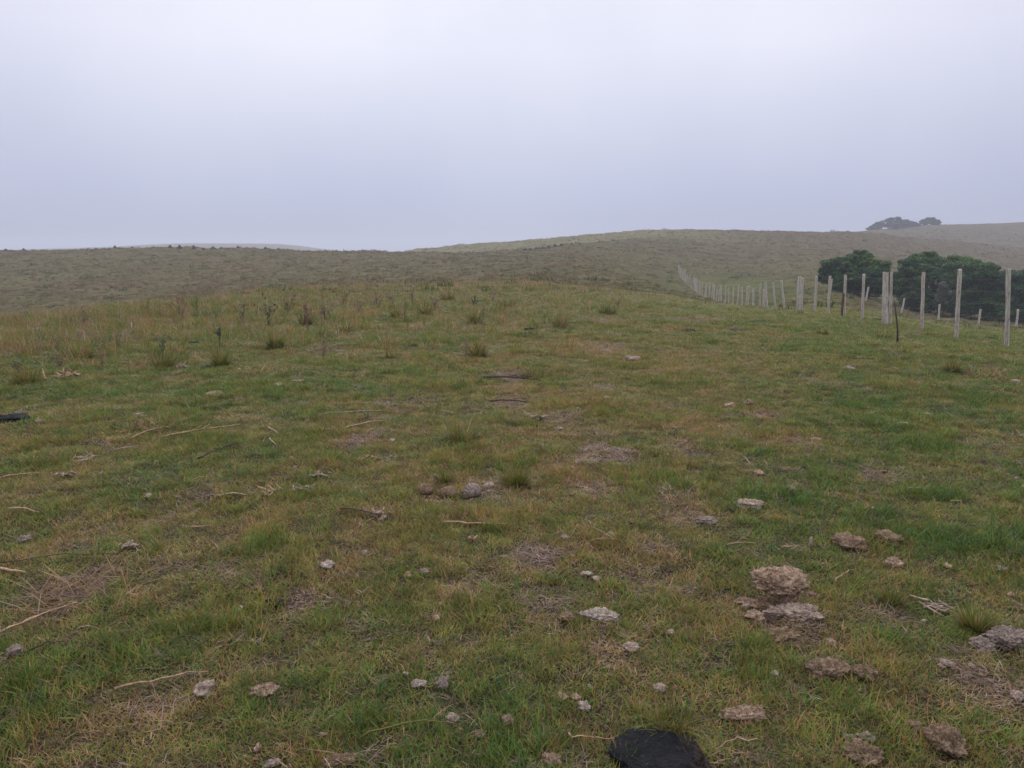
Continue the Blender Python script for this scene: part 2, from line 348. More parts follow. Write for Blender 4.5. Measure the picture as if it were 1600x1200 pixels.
def blades(rng, n, base, az, L, w, a0, a1, droop=None):
    """curved tapering blades; base [n,3]; az lean bearing; a0,a1 lean angle from vertical at foot and tip"""
    K = 4; s = np.linspace(0, 1, K); pts = np.zeros((n, K, 3)); pts[:, 0] = base
    for k in range(1, K):
        a = a0 + (a1 - a0) * (s[k] - .5 / (K - 1)); st = L / (K - 1)
        pts[:, k, 0] = pts[:, k-1, 0] + np.sin(a) * np.cos(az) * st
        pts[:, k, 1] = pts[:, k-1, 1] + np.sin(a) * np.sin(az) * st
        pts[:, k, 2] = pts[:, k-1, 2] + np.cos(a) * st
    wa = az + np.pi / 2 + rng.normal(0, .5, n)
    wv = np.stack([np.cos(wa), np.sin(wa), np.zeros(n)], 1) * (w / 2)[:, None]
    V = np.zeros((n, 7, 3)); wf = [.8, 1.0, .7]
    for k in range(3): V[:, 2*k] = pts[:, k] - wv * wf[k]; V[:, 2*k+1] = pts[:, k] + wv * wf[k]
    V[:, 6] = pts[:, 3]
    i = (np.arange(n) * 7)[:, None]
    q = np.concatenate([i + np.array([[0, 1, 3, 2]]), i + np.array([[2, 3, 5, 4]])]); tr = i + np.array([[4, 5, 6]])
    return V.reshape(-1, 3), [q, tr]
def merge(parts):
    Vs, quads, tris, ts, off = [], [], [], [], 0
    for V, ps, tt in parts:
        Vs.append(V); ts.append(tt)
        for p in ps: (quads if p.shape[1] == 4 else tris).append(p + off)
        off += len(V)
    out = []
    if quads: out.append(np.concatenate(quads))
    if tris: out.append(np.concatenate(tris))
    return np.concatenate(Vs), out, np.concatenate(ts)
def tube(points, radii, sides=6, rng=None, rough=0.0, tint=.5):
    P = np.asarray(points, float); n = len(P); V = []
    for k in range(n):
        d = P[min(k+1, n-1)] - P[max(k-1, 0)]; d = d / (np.linalg.norm(d) + 1e-9)
        a = np.cross(d, [0, 0, 1.0] if abs(d[2]) < .8 else [1.0, 0, 0]); a /= np.linalg.norm(a); bb = np.cross(d, a)
        for j in range(sides):
            th = 2*np.pi*j/sides; rr = radii[k] * (1 + (rng.uniform(-rough, rough) if rng is not None else 0))
            V.append(P[k] + (a*np.cos(th) + bb*np.sin(th)) * rr)
    V = np.array(V + [P[0], P[-1]]); q = []; tr = []
    for k in range(n-1):
        for j in range(sides):
            q.append([k*sides+j, k*sides+(j+1) % sides, (k+1)*sides+(j+1) % sides, (k+1)*sides+j])
    c0 = n*sides; c1 = c0+1
    for j in range(sides):
        tr.append([c0, (j+1) % sides, j]); tr.append([c1, (n-1)*sides+j, (n-1)*sides+(j+1) % sides])
    return V, [np.array(q), np.array(tr)], np.full(len(V), tint)

# ------------------------------------------------------------------ ground
fine = np.arange(-52, 52.01, .32); side = np.concatenate([np.arange(-180, -52, 4.0), fine, np.arange(56, 180, 4.0)])
PHg = np.radians(side); Rg = np.exp(np.linspace(math.log(.35), math.log(1390), 640))
pp, rr = np.meshgrid(PHg, Rg); gx = (rr*np.sin(pp)).ravel(); gy = (rr*np.cos(pp)).ravel(); gz = height(gx, gy)
nP, nR = len(PHg), len(Rg)
V = np.concatenate([np.stack([gx, gy, gz], 1), [[0, 0, 0]]])
i, j = np.meshgrid(np.arange(nR-1), np.arange(nP), indexing='ij'); j2 = (j+1) % nP
Q = np.stack([i*nP+j, (i+1)*nP+j, (i+1)*nP+j2, i*nP+j2], -1).reshape(-1, 4)[:, ::-1]
jj = np.arange(nP); T = np.stack([np.full(nP, nR*nP), jj, (jj+1) % nP], 1)[:, ::-1]
gm = np_mesh('ground', V, [Q, T], None, M_GROUND, True)
x, y = V[:, 0], V[:, 1]; rV = np.hypot(x, y)
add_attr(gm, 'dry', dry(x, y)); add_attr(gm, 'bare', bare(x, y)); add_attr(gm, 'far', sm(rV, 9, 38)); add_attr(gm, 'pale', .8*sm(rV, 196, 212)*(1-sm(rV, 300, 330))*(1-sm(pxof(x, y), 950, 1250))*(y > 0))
tag(link('ground', gm), 'rolling pasture ground of cropped grass, bare patches and hills', kind='structure')

# ------------------------------------------------------------------ scattered stuff
def protos(name, meshes):
    col = bpy.data.collections.new(name)
    for k, me in enumerate(meshes):
        o = bpy.data.objects.new('%s_source' % name, me); col.objects.link(o)
    return col
def scatter(name, P, rot, scl, idx, dr, col, label):
    me = np_mesh(name, P, []); add_attr(me, 'rot', rot, 'FLOAT_VECTOR'); add_attr(me, 'scl', scl, 'FLOAT_VECTOR')
    add_attr(me, 'idx', idx, 'INT'); add_attr(me, 'dry', dr)
    o = link(name, me); tag(o, label, kind='stuff')
    g = bpy.data.node_groups.new(name + '_scatter', 'GeometryNodeTree')
    g.interface.new_socket('Geometry', in_out='INPUT', socket_type='NodeSocketGeometry'); g.interface.new_socket('Geometry', in_out='OUTPUT', socket_type='NodeSocketGeometry')
    gi = g.nodes.new('NodeGroupInput'); go = g.nodes.new('NodeGroupOutput'); iop = g.nodes.new('GeometryNodeInstanceOnPoints')
    ci = g.nodes.new('GeometryNodeCollectionInfo'); ci.inputs['Collection'].default_value = col; ci.inputs['Separate Children'].default_value = True
    def na(nm, ty):
        n = g.nodes.new('GeometryNodeInputNamedAttribute'); n.data_type = ty; n.inputs['Name'].default_value = nm; return n.outputs['Attribute']
    g.links.new(gi.outputs[0], iop.inputs['Points']); g.links.new(ci.outputs[0], iop.inputs['Instance']); iop.inputs['Pick Instance'].default_value = True
    g.links.new(na('idx', 'INT'), iop.inputs['Instance Index']); g.links.new(na('rot', 'FLOAT_VECTOR'), iop.inputs['Rotation']); g.links.new(na('scl', 'FLOAT_VECTOR'), iop.inputs['Scale'])
    g.links.new(iop.outputs[0], go.inputs[0])
    md = o.modifiers.new('scatter', 'NODES'); md.node_group = g
    return o
rng = np.random.default_rng(7)
def clump(seed, n, rad, L, w, lean0, lean1, tint, mt):
    g = np.random.default_rng(seed); a = g.uniform(0, 2*np.pi, n); q = rad*np.sqrt(g.uniform(0, 1, n))
    base = np.stack([q*np.cos(a), q*np.sin(a), np.full(n, -.004)], 1)
    V, F_ = blades(g, n, base, g.uniform(0, 2*np.pi, n), g.uniform(*L, n), g.uniform(*w, n), g.uniform(*lean0, n), g.uniform(*lean1, n))
    tt = np.clip(g.normal(tint[0], tint[1], n), 0, 1)
    return np_mesh('blade_clump', V, F_, np.repeat(tt, 7), mt)
def sample_polar(n, r0, r1, f, spread=R(40)):
    """radii with pdf ~ f(r); returns x,y,r"""
    g = np.exp(np.linspace(math.log(r0), math.log(r1), 2000)); pdf = f(g)*(spread + R(62)*np.exp(-g/4.5)); cdf = np.cumsum(pdf*np.gradient(g)); cdf /= cdf[-1]
    r = np.interp(rng.uniform(0, 1, n), cdf, g); ph = rng.uniform(-1, 1, n)*(spread + R(62)*np.exp(-r/4.5))
    return r*np.sin(ph), r*np.cos(ph), r
def clearing(x, y, spots):
    k = np.ones(len(x), bool)
    for sx, sy, rx, ry in spots: k &= ((x-sx)/rx)**2 + ((y-sy)/ry)**2 > 1
    return k
CLEAR = []          # feet of the larger lumps: filled by the builders below, used by the grass
GRASS_JOBS = []

# ------------------------------------------------------------------ lumps of dung, stones, scraps
def lump_mesh(seed, w, d, h, style='crumb', sub=4, fib=0, mt=None, ribs=0):
    import bmesh
    bm = bmesh.new(); bmesh.ops.create_icosphere(bm, subdivisions=sub, radius=1)
    off = Vector((seed*3.17, seed*1.31, seed*.77)); g = random.Random(seed)
    for v in bm.verts:
        p = v.co.copy(); n = p.normalized()
        big = mn.fractal(p*1.5 + off, 1, 2, 4); sml = mn.ridged_multi_fractal(p*4.2 + off, .9, 2.1, 4, 1, 2) - 1.0
        cell = mn.voronoi(Vector((p.x*3.6, p.y*3.6, p.z*3.4)) + off + p*.6*mn.noise(p*5))[0]; crk = min(.5, cell[1]-cell[0])
        k = 1 + .40*big + (.11*sml + .20*crk - .08 + .07*mn.noise(Vector((p.x*15, p.y*15, p.z*12)) + off) if style not in ('smooth', 'disc') else .015*sml)
        if style == 'flake': k += .15*mn.noise(p*3 + off)
        z = p.z
        if style in ('smooth', 'disc'): k = 1 + (.06 if style == 'smooth' else .13)*big + .01*sml + .03*mn.noise(Vector((p.x*6, p.y*6, p.z*14)) + off)
        if style == 'disc':
            z = math.copysign(abs(p.z)**.45, p.z)*(1 - .35*max(0, 1 - (p.x*p.x+p.y*p.y)*1.3)*(p.z > 0)); k += .03*mn.noise(p*9 + off) + .03*mn.noise(p*22 + off); z += .10*mn.noise(Vector((p.x*4, p.y*4, 0)) + off) + .07*mn.noise(Vector((p.x*12, p.y*12, 0)) + off)
        if ribs: k *= 1 + .07*math.sin(p.x*ribs*3.1)
        q = Vector((p.x*w/2, p.y*d/2, z*h*.62))*k
        if q.z < -h*.12: q.z = -h*.12 + (q.z + h*.12)*.25
        if style in ('crumb', 'flake'): q.z += h*(.14*mn.noise(Vector((p.x*6, p.y*6, 0)) + off) + .06*mn.noise(Vector((p.x*19, p.y*19, 0)) + off))
        v.co = q
    Vv = np.array([v.co[:] for v in bm.verts]); Fs = np.array([[v.index for v in f.verts] for f in bm.faces]); bm.free()
    parts = [(Vv, [Fs], np.full(len(Vv), .5))]
    if fib:
        gg = np.random.default_rng(seed); top = Vv[Vv[:, 2] > 0]; bs = top[gg.integers(0, len(top), fib)]*.985
        Lf = gg.uniform(.12, .4, fib)*max(w, .05)*.5
        V2, F2 = blades(gg, fib, bs, gg.uniform(0, 2*np.pi, fib), Lf, gg.uniform(.0012, .0026, fib), gg.uniform(.9, 1.5, fib), gg.uniform(1.2, 2.0, fib))
        parts.append((V2, F2, np.repeat(gg.uniform(0, 1, fib), 7)))
    Vm, Fm, tm = merge(parts)
    return np_mesh('lump', Vm, Fm, tm, mt, True)
def place_lump(name, cat, px, py, wpx, hpx, m_, label, style='crumb', group=None, rz=0, tilt=(0, 0), ribs=0, dratio=None, Y=None):
    if style != 'smooth': wpx *= .88; hpx *= .94
    x, y, z = pick(px, py) if Y is None else atY(px, py, Y)
    w = wpx/F*math.hypot(y, CAMZ); el = math.atan2(CAMZ - z, y)
    hh = hpx/F*math.hypot(y, CAMZ)
    # the picture height shows the depth (foreshortened by the view angle) plus the lump's own height
    h = max(.36*hh/math.cos(el)*1.6, .010) if style != 'flat' else .012
    d = min(max((hh - .55*h*math.cos(el))/max(math.sin(el), .12), w*.45), w*1.3)
    if dratio: d = w*dratio
    seed = int(px*7 + py*13) % 9973
    sub = 6 if wpx > 55 and py > 850 else (5 if wpx > 28 and py > 750 else (4 if wpx > 13 else 3))
    me = lump_mesh(seed, w*1.08, d*1.05, h*1.25, style, sub, int(min(40, wpx*.6)) if py > 600 else 0, DM[m_], ribs)
    o = link(name, me, None, (x, y, z + h*.20 + (.006 if wpx < 30 and py > 560 else .003)), rz); o.rotation_euler[0] = tilt[0]; o.rotation_euler[1] = tilt[1]
    tag(o, label, cat, group)
    if py > 620 and wpx > 16: CLEAR.append((x, y, w*.38, d*.36))
    return o

DU, ST = 'dung', 'dung'
LUMPS = [
 ('dung_slab', 1237, 962, 86, 26, 'pale', 'crumbly pale dung slab directly below the tall two-tier dung pile', 'crumb'),
 ('dung_piece', 1168, 944, 38, 13, 'tan', 'flat orange tan dung piece just left of the tall two-tier pile'),
 ('dung_piece', 1180, 968, 30, 18, 'tan', 'small tan dung lump at lower left of the tall pile'),
 ('dung_piece', 1167, 950, 17, 7, 'pale', 'tiny pale flake below the orange tan piece left of the tall pile'),
 ('dung_slab', 1216, 1004, 70, 30, 'brown', 'tilted ragged brown dung slab lying below the tall pile'),
 ('dung_piece', 1276, 967, 20, 12, 'pale', 'small pale knob at the right end of the crumbly slab under the tall pile'),
 ('dung_piece', 1270, 934, 16, 11, 'brown', 'small reddish knob just right of the tall pile'),
 ('dung_piece', 1290, 1052, 62, 30, 'brown', 'broad brown hollow-topped dung lump, larger of the side by side pair below the tall pile'),
 ('dung_piece', 1349, 1057, 40, 24, 'brown', 'smaller brown dung lump right beside the broad hollow-topped lump'),
 ('dung_piece', 1164, 1122, 62, 24, 'tan', 'long smooth tan dung loaf to the right of the black wet pat'),
 ('dung_piece', 1326, 852, 50, 28, 'brown', 'dark brown wedge of dung above and right of the tall pile'),
 ('dung_piece', 1388, 846, 38, 24, 'brown', 'dark brown rounded dung lump right of the wedge shaped one'),
 ('dung_piece', 1398, 885, 22, 17, 'tan', 'small brown nugget below the dark rounded lump'),
 ('dung_piece', 1171, 792, 40, 19, 'pale', 'pale domed dung lump alone in mid pasture above the tall pile'),
 ('dung_piece', 1104, 816, 36, 13, 'grey', 'flat grey flaky dung left of the pale dome'),
 ('dung_slab', 1574, 1008, 66, 34, 'grey', 'big grey cracked dung slab cut by the right edge of the photo'),
 ('dung_piece', 1536, 1014, 38, 22, 'grey', 'grey dung piece touching the left side of the big cracked slab'),
 ('dung_piece', 1346, 1186, 56, 30, 'brown', 'brown dung lump at the bottom edge right of the tan loaf'),
 ('dung_piece', 1352, 1158, 26, 15, 'grey', 'small grey lump just above the brown lump at the bottom edge'),
 ('dung_piece', 1328, 1158, 17, 11, 'grey', 'tiny grey crumb left of the small grey lump near the bottom edge'),
 ('dung_piece', 1480, 1168, 46, 42, 'brown', 'steep brown dung lump nearest the bottom right corner'),
 ('dung_piece', 1427, 1141, 22, 18, 'brown', 'small reddish brown crumb between the two brown lumps near the bottom right'),
 ('dung_piece', 1478, 1042, 22, 12, 'pale', 'pale crumb in grass below left of the big cracked slab'),
 ('dung_piece', 938, 967, 54, 20, 'white', 'whitish crumbly dung flake above the central bare patch'),
 ('dung_piece', 985, 1015, 24, 14, 'pale', 'pale crumb at the right rim of the central bare patch'),
 ('dung_piece', 886, 969, 22, 16, 'brown', 'small brownish crumb left of the whitish flake'),
 ('dung_piece', 320, 1084, 30, 26, 'pale', 'pale rounded dung lump right of the lower left bare patch'),
 ('dung_piece', 413, 1085, 44, 20, 'tan', 'curled tan bark-like dung piece right of the pale rounded lump'),
 ('dung_piece', 654, 1073, 24, 11, 'white', 'small white crumb alone in lower centre grass'),
 ('dung_piece', 692, 1074, 17, 20, 'grey', 'small grey upright crumb beside the white one in lower centre'),
 ('dung_piece', 706, 1128, 20, 14, 'pale', 'small pale crumb below the grey upright crumb'),
 ('dung_piece', 794, 1130, 19, 15, 'tan', 'small tan crumb left of the black wet pat'),
 ('dung_piece', 1031, 1080, 19, 13, 'pale', 'pale nugget above right of the black wet pat'),
 ('dung_piece', 878, 1093, 18, 11, 'tan', 'leftmost small crumb of the trio above left of the black wet pat'),
 ('dung_piece', 899, 1094, 14, 10, 'tan', 'middle crumb of the trio above left of the black wet pat'),
 ('dung_piece', 913, 1109, 18, 15, 'white', 'whitish lowest crumb of the trio above left of the black wet pat'),
 ('dung_piece', 682, 969, 14, 9, 'tan', 'small tan nugget in grass left of centre, below the tiny pair of crumbs'),
 ('stone', 511, 886, 22, 12, 'white', 'small grey white stone left of centre above the dark hole'),
 ('dung_piece', 637, 902, 12, 9, 'tan', 'left of the tiny pair of crumbs left of the central bare patch'),
 ('dung_piece', 664, 897, 16, 9, 'grey', 'greyish right one of the tiny pair of crumbs'),
 ('stone', 918, 899, 18, 7, 'white', 'white flat stone, left of two touching below the middle bare patch'),
 ('stone', 931, 907, 13, 7, 'white', 'white flat stone, right of two touching below the middle bare patch'),
 ('stone', 882, 842, 13, 9, 'pale', 'pale small stone on the upper rim of the middle bare patch'),
 ('stone', 954, 838, 11, 8, 'pale', 'tiny pale stone right of the upper rim of the middle bare patch'),
 ('dung_piece', 1234, 765, 18, 8, 'grey', 'small grey shell-like flake above the pale domed lump'),
 ('stone', 434, 604, 15, 9, 'pale', 'small pale stone in left midfield grass'),
 ('dung_piece', 335, 618, 28, 10, 'tan', 'pinkish flat dung flake in the left midfield'),
 ('dung_piece', 989, 562, 28, 9, 'grey', 'lavender grey flat dung in the middle distance right of centre'),
 ('stone', 582, 541, 11, 8, 'grey', 'small round grey stone in the middle distance left of centre'),
 ('dung_piece', 1141, 637, 18, 12, 'pale', 'pale flake, left of two beside the rusty bare spot below the fence'),
 ('dung_piece', 1171, 632, 16, 11, 'brown', 'brown lump, right of two above the rusty bare spot'),
 ('dung_piece', 872, 672, 18, 8, 'grey', 'small grey flake in the middle of the pasture right of the bushy tussock'),
 ('dung_piece', 467, 597, 16, 6, 'brown', 'small brown flake right of the pale midfield stone'),
 ('dung_piece', 827, 516, 16, 7, 'darkbrown', 'dark brown pat between the two far tussocks'),
 ('dung_piece', 1328, 577, 14, 7, 'grey', 'small grey flake in the right midfield below the fence'),
 ('dung_piece', 1073, 517, 24, 7, 'black', 'black oval pat in the distance left of the fence', 'smooth'),
 ('dung_piece', 1150, 517, 26, 6, 'darkbrown', 'dark flat pat in the distance right of the black oval one', 'smooth'),
 ('dung_piece', 18, 657, 54, 15, 'black', 'long black pat at the left edge of the photo', 'crumb'),
 ('dung_piece', 303, 537, 14, 6, 'black', 'small dark pat among weeds at left', 'smooth'),
 ('dung_piece', 1544, 530, 14, 7, 'black', 'dark mound between the two nearest fence posts', 'smooth'),
 ('dung_piece', 1512, 514, 13, 4, 'darkbrown', 'upper dark pat beyond the fence right of the second post', 'smooth'),
 ('dung_piece', 1519, 520, 13, 4, 'black', 'lower dark pat beyond the fence right of the second post', 'smooth'),
 ('dung_piece', 1560, 521, 8, 3, 'black', 'tiny dark pat beyond the fence left of the nearest post', 'smooth'),
 ('dung_piece', 1370, 500, 12, 4, 'black', 'dark pat left of the broad double post', 'smooth'),
 ('dung_piece', 535, 1193, 56, 15, 'brown', 'brown dung lump cut by the bottom edge left of centre'),
 ('dung_piece', 860, 1192, 30, 16, 'tan', 'tan lump cut by the bottom edge left of the black wet pat'),
 ('dung_piece', 428, 946, 30, 13, 'darkbrown', 'dark clod standing in for the dark hole left of the speckled bare patch'),  # black hole in the turf, given as a solid dark lump
 ('leaf_scrap', 1410, 663, 20, 5, 'white', 'pale green white leaf scrap in the right pasture, lower of two', 'flake'),
 ('leaf_scrap', 1447, 648, 18, 4, 'white', 'pale white leaf scrap in the right pasture, upper of two', 'flake'),
 ('leaf_scrap', 1275, 688, 20, 4, 'white', 'faint pale leaf scrap in the pasture left of the two white ones', 'flake'),
 ('stone', 1586, 597, 13, 6, 'white', 'small white stone near the right edge below the nearest post'),
 ('stone', 1063, 663, 7, 4, 'white', 'tiny white stone in the middle pasture left of the rusty bare spot'),
 ('stone', 612, 690, 10, 6, 'white', 'tiny white stone left of the bushy tussock'),
 ('stone', 948, 623, 9, 6, 'pale', 'tiny cream stone below the small far bare patch'),
 ('dung_piece', 1186, 742, 16, 9, 'tan', 'small brown crumb above left of the grey shell-like flake'),
 ('dung_piece', 1565, 893, 16, 10, 'grey', 'small grey crumb near the right edge above the yellow tussock'),
 ('dung_piece', 1480, 888, 13, 8, 'tan', 'small tan crumb in grass right of the brown nugget'),
 ('dung_piece', 1590, 1092, 18, 14, 'pale', 'pale crumb at the right edge below the big cracked slab'),
 ('dung_piece', 1210, 1056, 12, 8, 'white', 'tiny white crumb left of the broad hollow-topped lump'),
 ('dung_piece', 1299, 1010, 14, 14, 'tan', 'small tan nugget above the broad hollow-topped lump'),
 ('dung_piece', 1048, 992, 14, 9, 'pale', 'tiny pale crumb right of the whitish flake'),
 ('dung_piece', 749, 1152, 20, 12, 'brown', 'small brown crumb under the long arched grass stalk'),
 ('dung_piece', 570, 866, 10, 8, 'pale', 'tiny pale crumb above the grey white stone'),
 ('dung_piece', 232, 777, 10, 7, 'pale', 'tiny pale crumb left of the rusty grass streak'),
 ('dung_piece', 38, 847, 16, 15, 'grey', 'small upright grey flake near the left edge'),
 ('dung_piece', 24, 1022, 22, 18, 'grey', 'grey papery lump near the left edge beside a dark twig'),
]
for L_ in LUMPS:
    nm, px, py, w, h, mt_, lab = L_[:7]; stl = L_[7] if len(L_) > 7 else ('crumb' if w > 20 else 'flake')
    cat = {'stone': 'stone', 'leaf_scrap': 'leaf'}.get(nm, 'dung')
    gr = 'dried dung pieces in the pasture' if cat == 'dung' else None
    place_lump(nm, cat, px, py, w, h, mt_, lab, stl, gr, rz=((px*37) % 100)/100*.6 - .3)
# ribbed balls of horse dung
for px, py, w, h, mt_, rz, lab in ((664, 773, 20, 17, 'brown', .2, 'leftmost and smallest of three ribbed grey dung balls'),
                              (702, 777, 25, 17, 'brown', -.3, 'middle of three ribbed grey dung balls, low in grass'),
                              (737, 776, 31, 21, 'grey', .9, 'rightmost ribbed grey dung ball, palest of three and tilted')):
    o = place_lump('dung_ball', 'dung', px, py, w, h, mt_, lab, 'smooth', 'three ribbed dung balls', rz=rz, ribs=9, dratio=.7)
    o.scale = (1.1, 1, 1.35); o.location.z += .014; CLEAR.append((o.location.x, o.location.y - .02, w/F*o.location.y*.6, w/F*o.location.y*.9))
# the tall two-tier pile
px, py = 1222, 955; x, y, z = pick(px, py); dd = math.hypot(y, CAMZ); u = dd/F
root = link('dung_pile', None, None, (x, y, z)); tag(root, 'tall two-tier dried dung pile, a tan cap overhanging a narrow neck', 'dung')
def part_lump(name, seed, w, d, h, loc, mt_, tilt=0, fib=30):
    o = link(name, lump_mesh(seed, w, d, h, 'crumb', 5, fib, DM[mt_]), root, loc); o.rotation_euler[0] = tilt; return o
part_lump('cap', 41, 80*u, 56*u, 31*u, (-.004, .03, 42*u), 'tan', .12, 60)
part_lump('neck', 47, 38*u, 34*u, 48*u, (.012, .03, 12*u), 'tan')
part_lump('footing', 49, 66*u, 44*u, 17*u, (-.03, .03, 4*u), 'brown')
CLEAR.append((x, y+.03, .075, .075))
# the black wet pat at the bottom edge
x, y, z = pick(1022, 1191); u = math.hypot(y, CAMZ)/F
me = lump_mesh(77, 118*u, 118*u, 22*u, 'disc', 6, 30, DM['black'])
o = link('cow_pat', me, None, (x, y, z + .016)); tag(o, 'fresh black wet cow pat at the bottom edge of the photo', 'cow pat')
me = lump_mesh(79, 40*u, 98*u, 22*u, 'crumb', 5, 12, DM['darkbrown']); sm_ = link('rim', me, o, (52*u, -2*u, -.004)); sm_['label'] = 'brown matted edge of the pat'
CLEAR.append((x+.02, y, .125, .105))

# ------------------------------------------------------------------ sticks, stalks, shreds
def ground_line(p0, p1, n=7, arch=0.0, wob=.01, seed=1, lift=.006):
    a = pick(*p0); b2 = pick(*p1); g = np.random.default_rng(seed); out = []
    for k in range(n):
        s = k/(n-1); xx = a[0]+(b2[0]-a[0])*s + g.normal(0, wob); yy = a[1]+(b2[1]-a[1])*s + g.normal(0, wob)
        zz = a[2]+(b2[2]-a[2])*s
        out.append([xx, yy, max(zz, float(height(xx, yy))) + lift + .02 + arch*4*s*(1-s)])
    return np.array(out)
def stick(name, cat, p0, p1, rpx, m_, label, arch=0.0, twigs=0, seed=None, wob=.006, group=None, lift=.006):
    seed = seed or int(p0[0]*3 + p1[1]*7); g = np.random.default_rng(seed)
    P = ground_line(p0, p1, 9, arch, wob*min(1, np.hypot(p1[0]-p0[0], p1[1]-p0[1])/60), seed, lift); u = math.hypot(P[:, 1].mean(), CAMZ)/F
    org = P[0].copy(); r = np.linspace(1.0, .5, 9)*rpx*u
    parts = [tube(P-org, r, 6, g, .12)]
    for k in range(twigs):
        i = g.integers(1, 7); d = (P[i+1]-P[i]); d = d/np.linalg.norm(d); L = np.linalg.norm(P[-1]-P[0])*g.uniform(.12, .3)
        side = np.cross(d, [0, 0, 1])*g.choice([-1, 1]); q = [P[i]-org + (d*.8+side*.5+np.array([0, 0, .15]))*L*s for s in (0, .35, .7, 1)]
        parts.append(tube(q, np.linspace(.5, .2, 4)*rpx*u, 5, g, .1))
    V, Fc, tt = merge(parts); o = link(name, np_mesh(name, V, Fc, tt, m_, True), None, tuple(org)); tag(o, label, cat, group); return o
STICKS = [
 ('stick', (252, 688), (374, 668), 1.7, M_STICK, 'long tan forked stick in the left midfield', .01, 4),
 ('stalk', (205, 690), (268, 672), 1.2, M_STICK, 'bent dry stalk crossing the left end of the long tan stick', .03, 1),
 ('stalk', (160, 715), (222, 706), 1.1, M_STICKG, 'arched bleached stalk below the long tan stick', .03, 1),
 ('stick', (0, 998), (122, 950), 1.9, M_STICK, 'long tan stick leaving the left edge below the heap of dead stems', .01, 1),
 ('stick', (0, 896), (40, 902), 2.6, M_STICK, 'thick pale stick end at the left edge above the heap of dead stems', .0, 0),
 ('stick', (182, 1087), (326, 1058), 1.9, M_STICK, 'straight tan stick above the lower left bare patch', .005, 0),
 ('stick', (694, 823), (794, 826), 1.8, M_STICK, 'thin pale horizontal stick below the three dung balls', .0, 1),
 ('stick', (505, 651), (600, 646), 1.4, M_STICKG, 'thin bleached stick in the middle distance, upper of two', .0, 0),
 ('stick', (537, 674), (599, 662), 1.6, M_STICK, 'reddish stick with a broken end, lower of two in the middle distance', .01, 2),
 ('stick', (533, 800), (590, 812), 1.5, M_STICKD, 'short dark twig left of the thin horizontal stick', .01, 2),
 ('stalk', (1136, 858), (1182, 857), 1.1, M_STICK, 'thin straw stalk in the grass left of the dark wedge of dung', .01, 0),
 ('stalk', (560, 1166), (725, 1142), 1.3, M_TUSSY, 'long arched yellow grass stalk near the bottom edge', .03, 0),
 ('stalk', (1304, 917), (1335, 899), 1.2, M_STICK, 'orange stalk right of the tall pile', .02, 0),
 ('stalk', (932, 1124), (962, 1091), 1.8, M_STICKD, 'reddish curved stem above the black wet pat', .02, 0),
 ('stick', (308, 722), (370, 698), 1.5, M_STICKD, 'dark brown forked twig in the left pasture', .01, 2),
 ('stick', (335, 782), (384, 779), 2.0, M_STICKG, 'grey bark strip below the rusty grass streak', .01, 2),
 ('stick', (0, 752), (60, 745), 1.6, M_STICK, 'tan stick leaving the left edge, upper of two', .01, 0),
 ('stick', (14, 801), (62, 808), 1.6, M_STICK, 'tan stick near the left edge, lower of two', .01, 1),
 ('stick', (5, 886), (200, 873), .8, M_STICKD, 'long thin dark twig in grass above the heap of dead stems', .01, 0),
 ('stick', (45, 1027), (100, 1012), 1.3, M_STICKD, 'short dark twig beside the grey papery lump', .01, 0),
 ('stalk', (890, 1160), (955, 1166), 1.1, M_STICK, 'thin straw at the left of the black wet pat', .0, 0),
 ('stalk', (1120, 1183), (1190, 1168), 1.3, M_STICK, 'pale grass stalk right of the black wet pat', .02, 0),
 ('stalk', (420, 672), (436, 682), 1.3, M_STICKG, 'short white twig left of the pair of middle distance sticks', .0, 0),
 ('stalk', (421, 690), (432, 700), 1.3, M_STICKG, 'short pale twig just below the short white twig', .0, 0),
 ('stalk', (305, 755), (322, 752), 1.2, M_STICK, 'short straw above the rusty grass streak', .01, 0),
 ('stalk', (300, 830), (328, 828), 1.4, M_STICK, 'short straw in the left pasture below the grey bark strip', .0, 0),
 ('stalk', (752, 608), (775, 606), 1.0, M_STICKG, 'short pale straw above the bushy tussock', .0, 0),
 ('stick', (755, 592), (850, 598), 1.6, M_STICKD, 'tangled dark twig in front of the low grey green tussock', .02, 5),
 ('stick', (765, 630), (835, 634), 1.5, M_STICKD, 'tangled dark twig, lower of two in the midfield', .02, 4),
 ('stalk', (515, 543), (560, 540), 1.0, M_STICK, 'straw stalk in the far midfield among weeds', .02, 1),
 ('stalk', (1420, 768), (1447, 769), 1.3, M_STICK, 'short horizontal straw in the right pasture, upper', .0, 0),
 ('stalk', (1484, 789), (1502, 788), 1.3, M_STICKG, 'short pale straw in the right pasture, lower', .0, 0),
 ('stalk', (1455, 604), (1478, 608), 1.0, M_STICK, 'yellow stalk below the dark green tussock at right', .0, 0),
 ('stalk', (1325, 562), (1385, 566), 1.2, M_STICKD, 'dark flat stalk in the right midfield below the fence', .0, 1),
]
for nm, p0, p1, rp, m_, lab, arch, tw in STICKS: stick(nm, 'stick' if nm == 'stick' else 'stalk', p0, p1, rp, m_, lab, arch, tw)
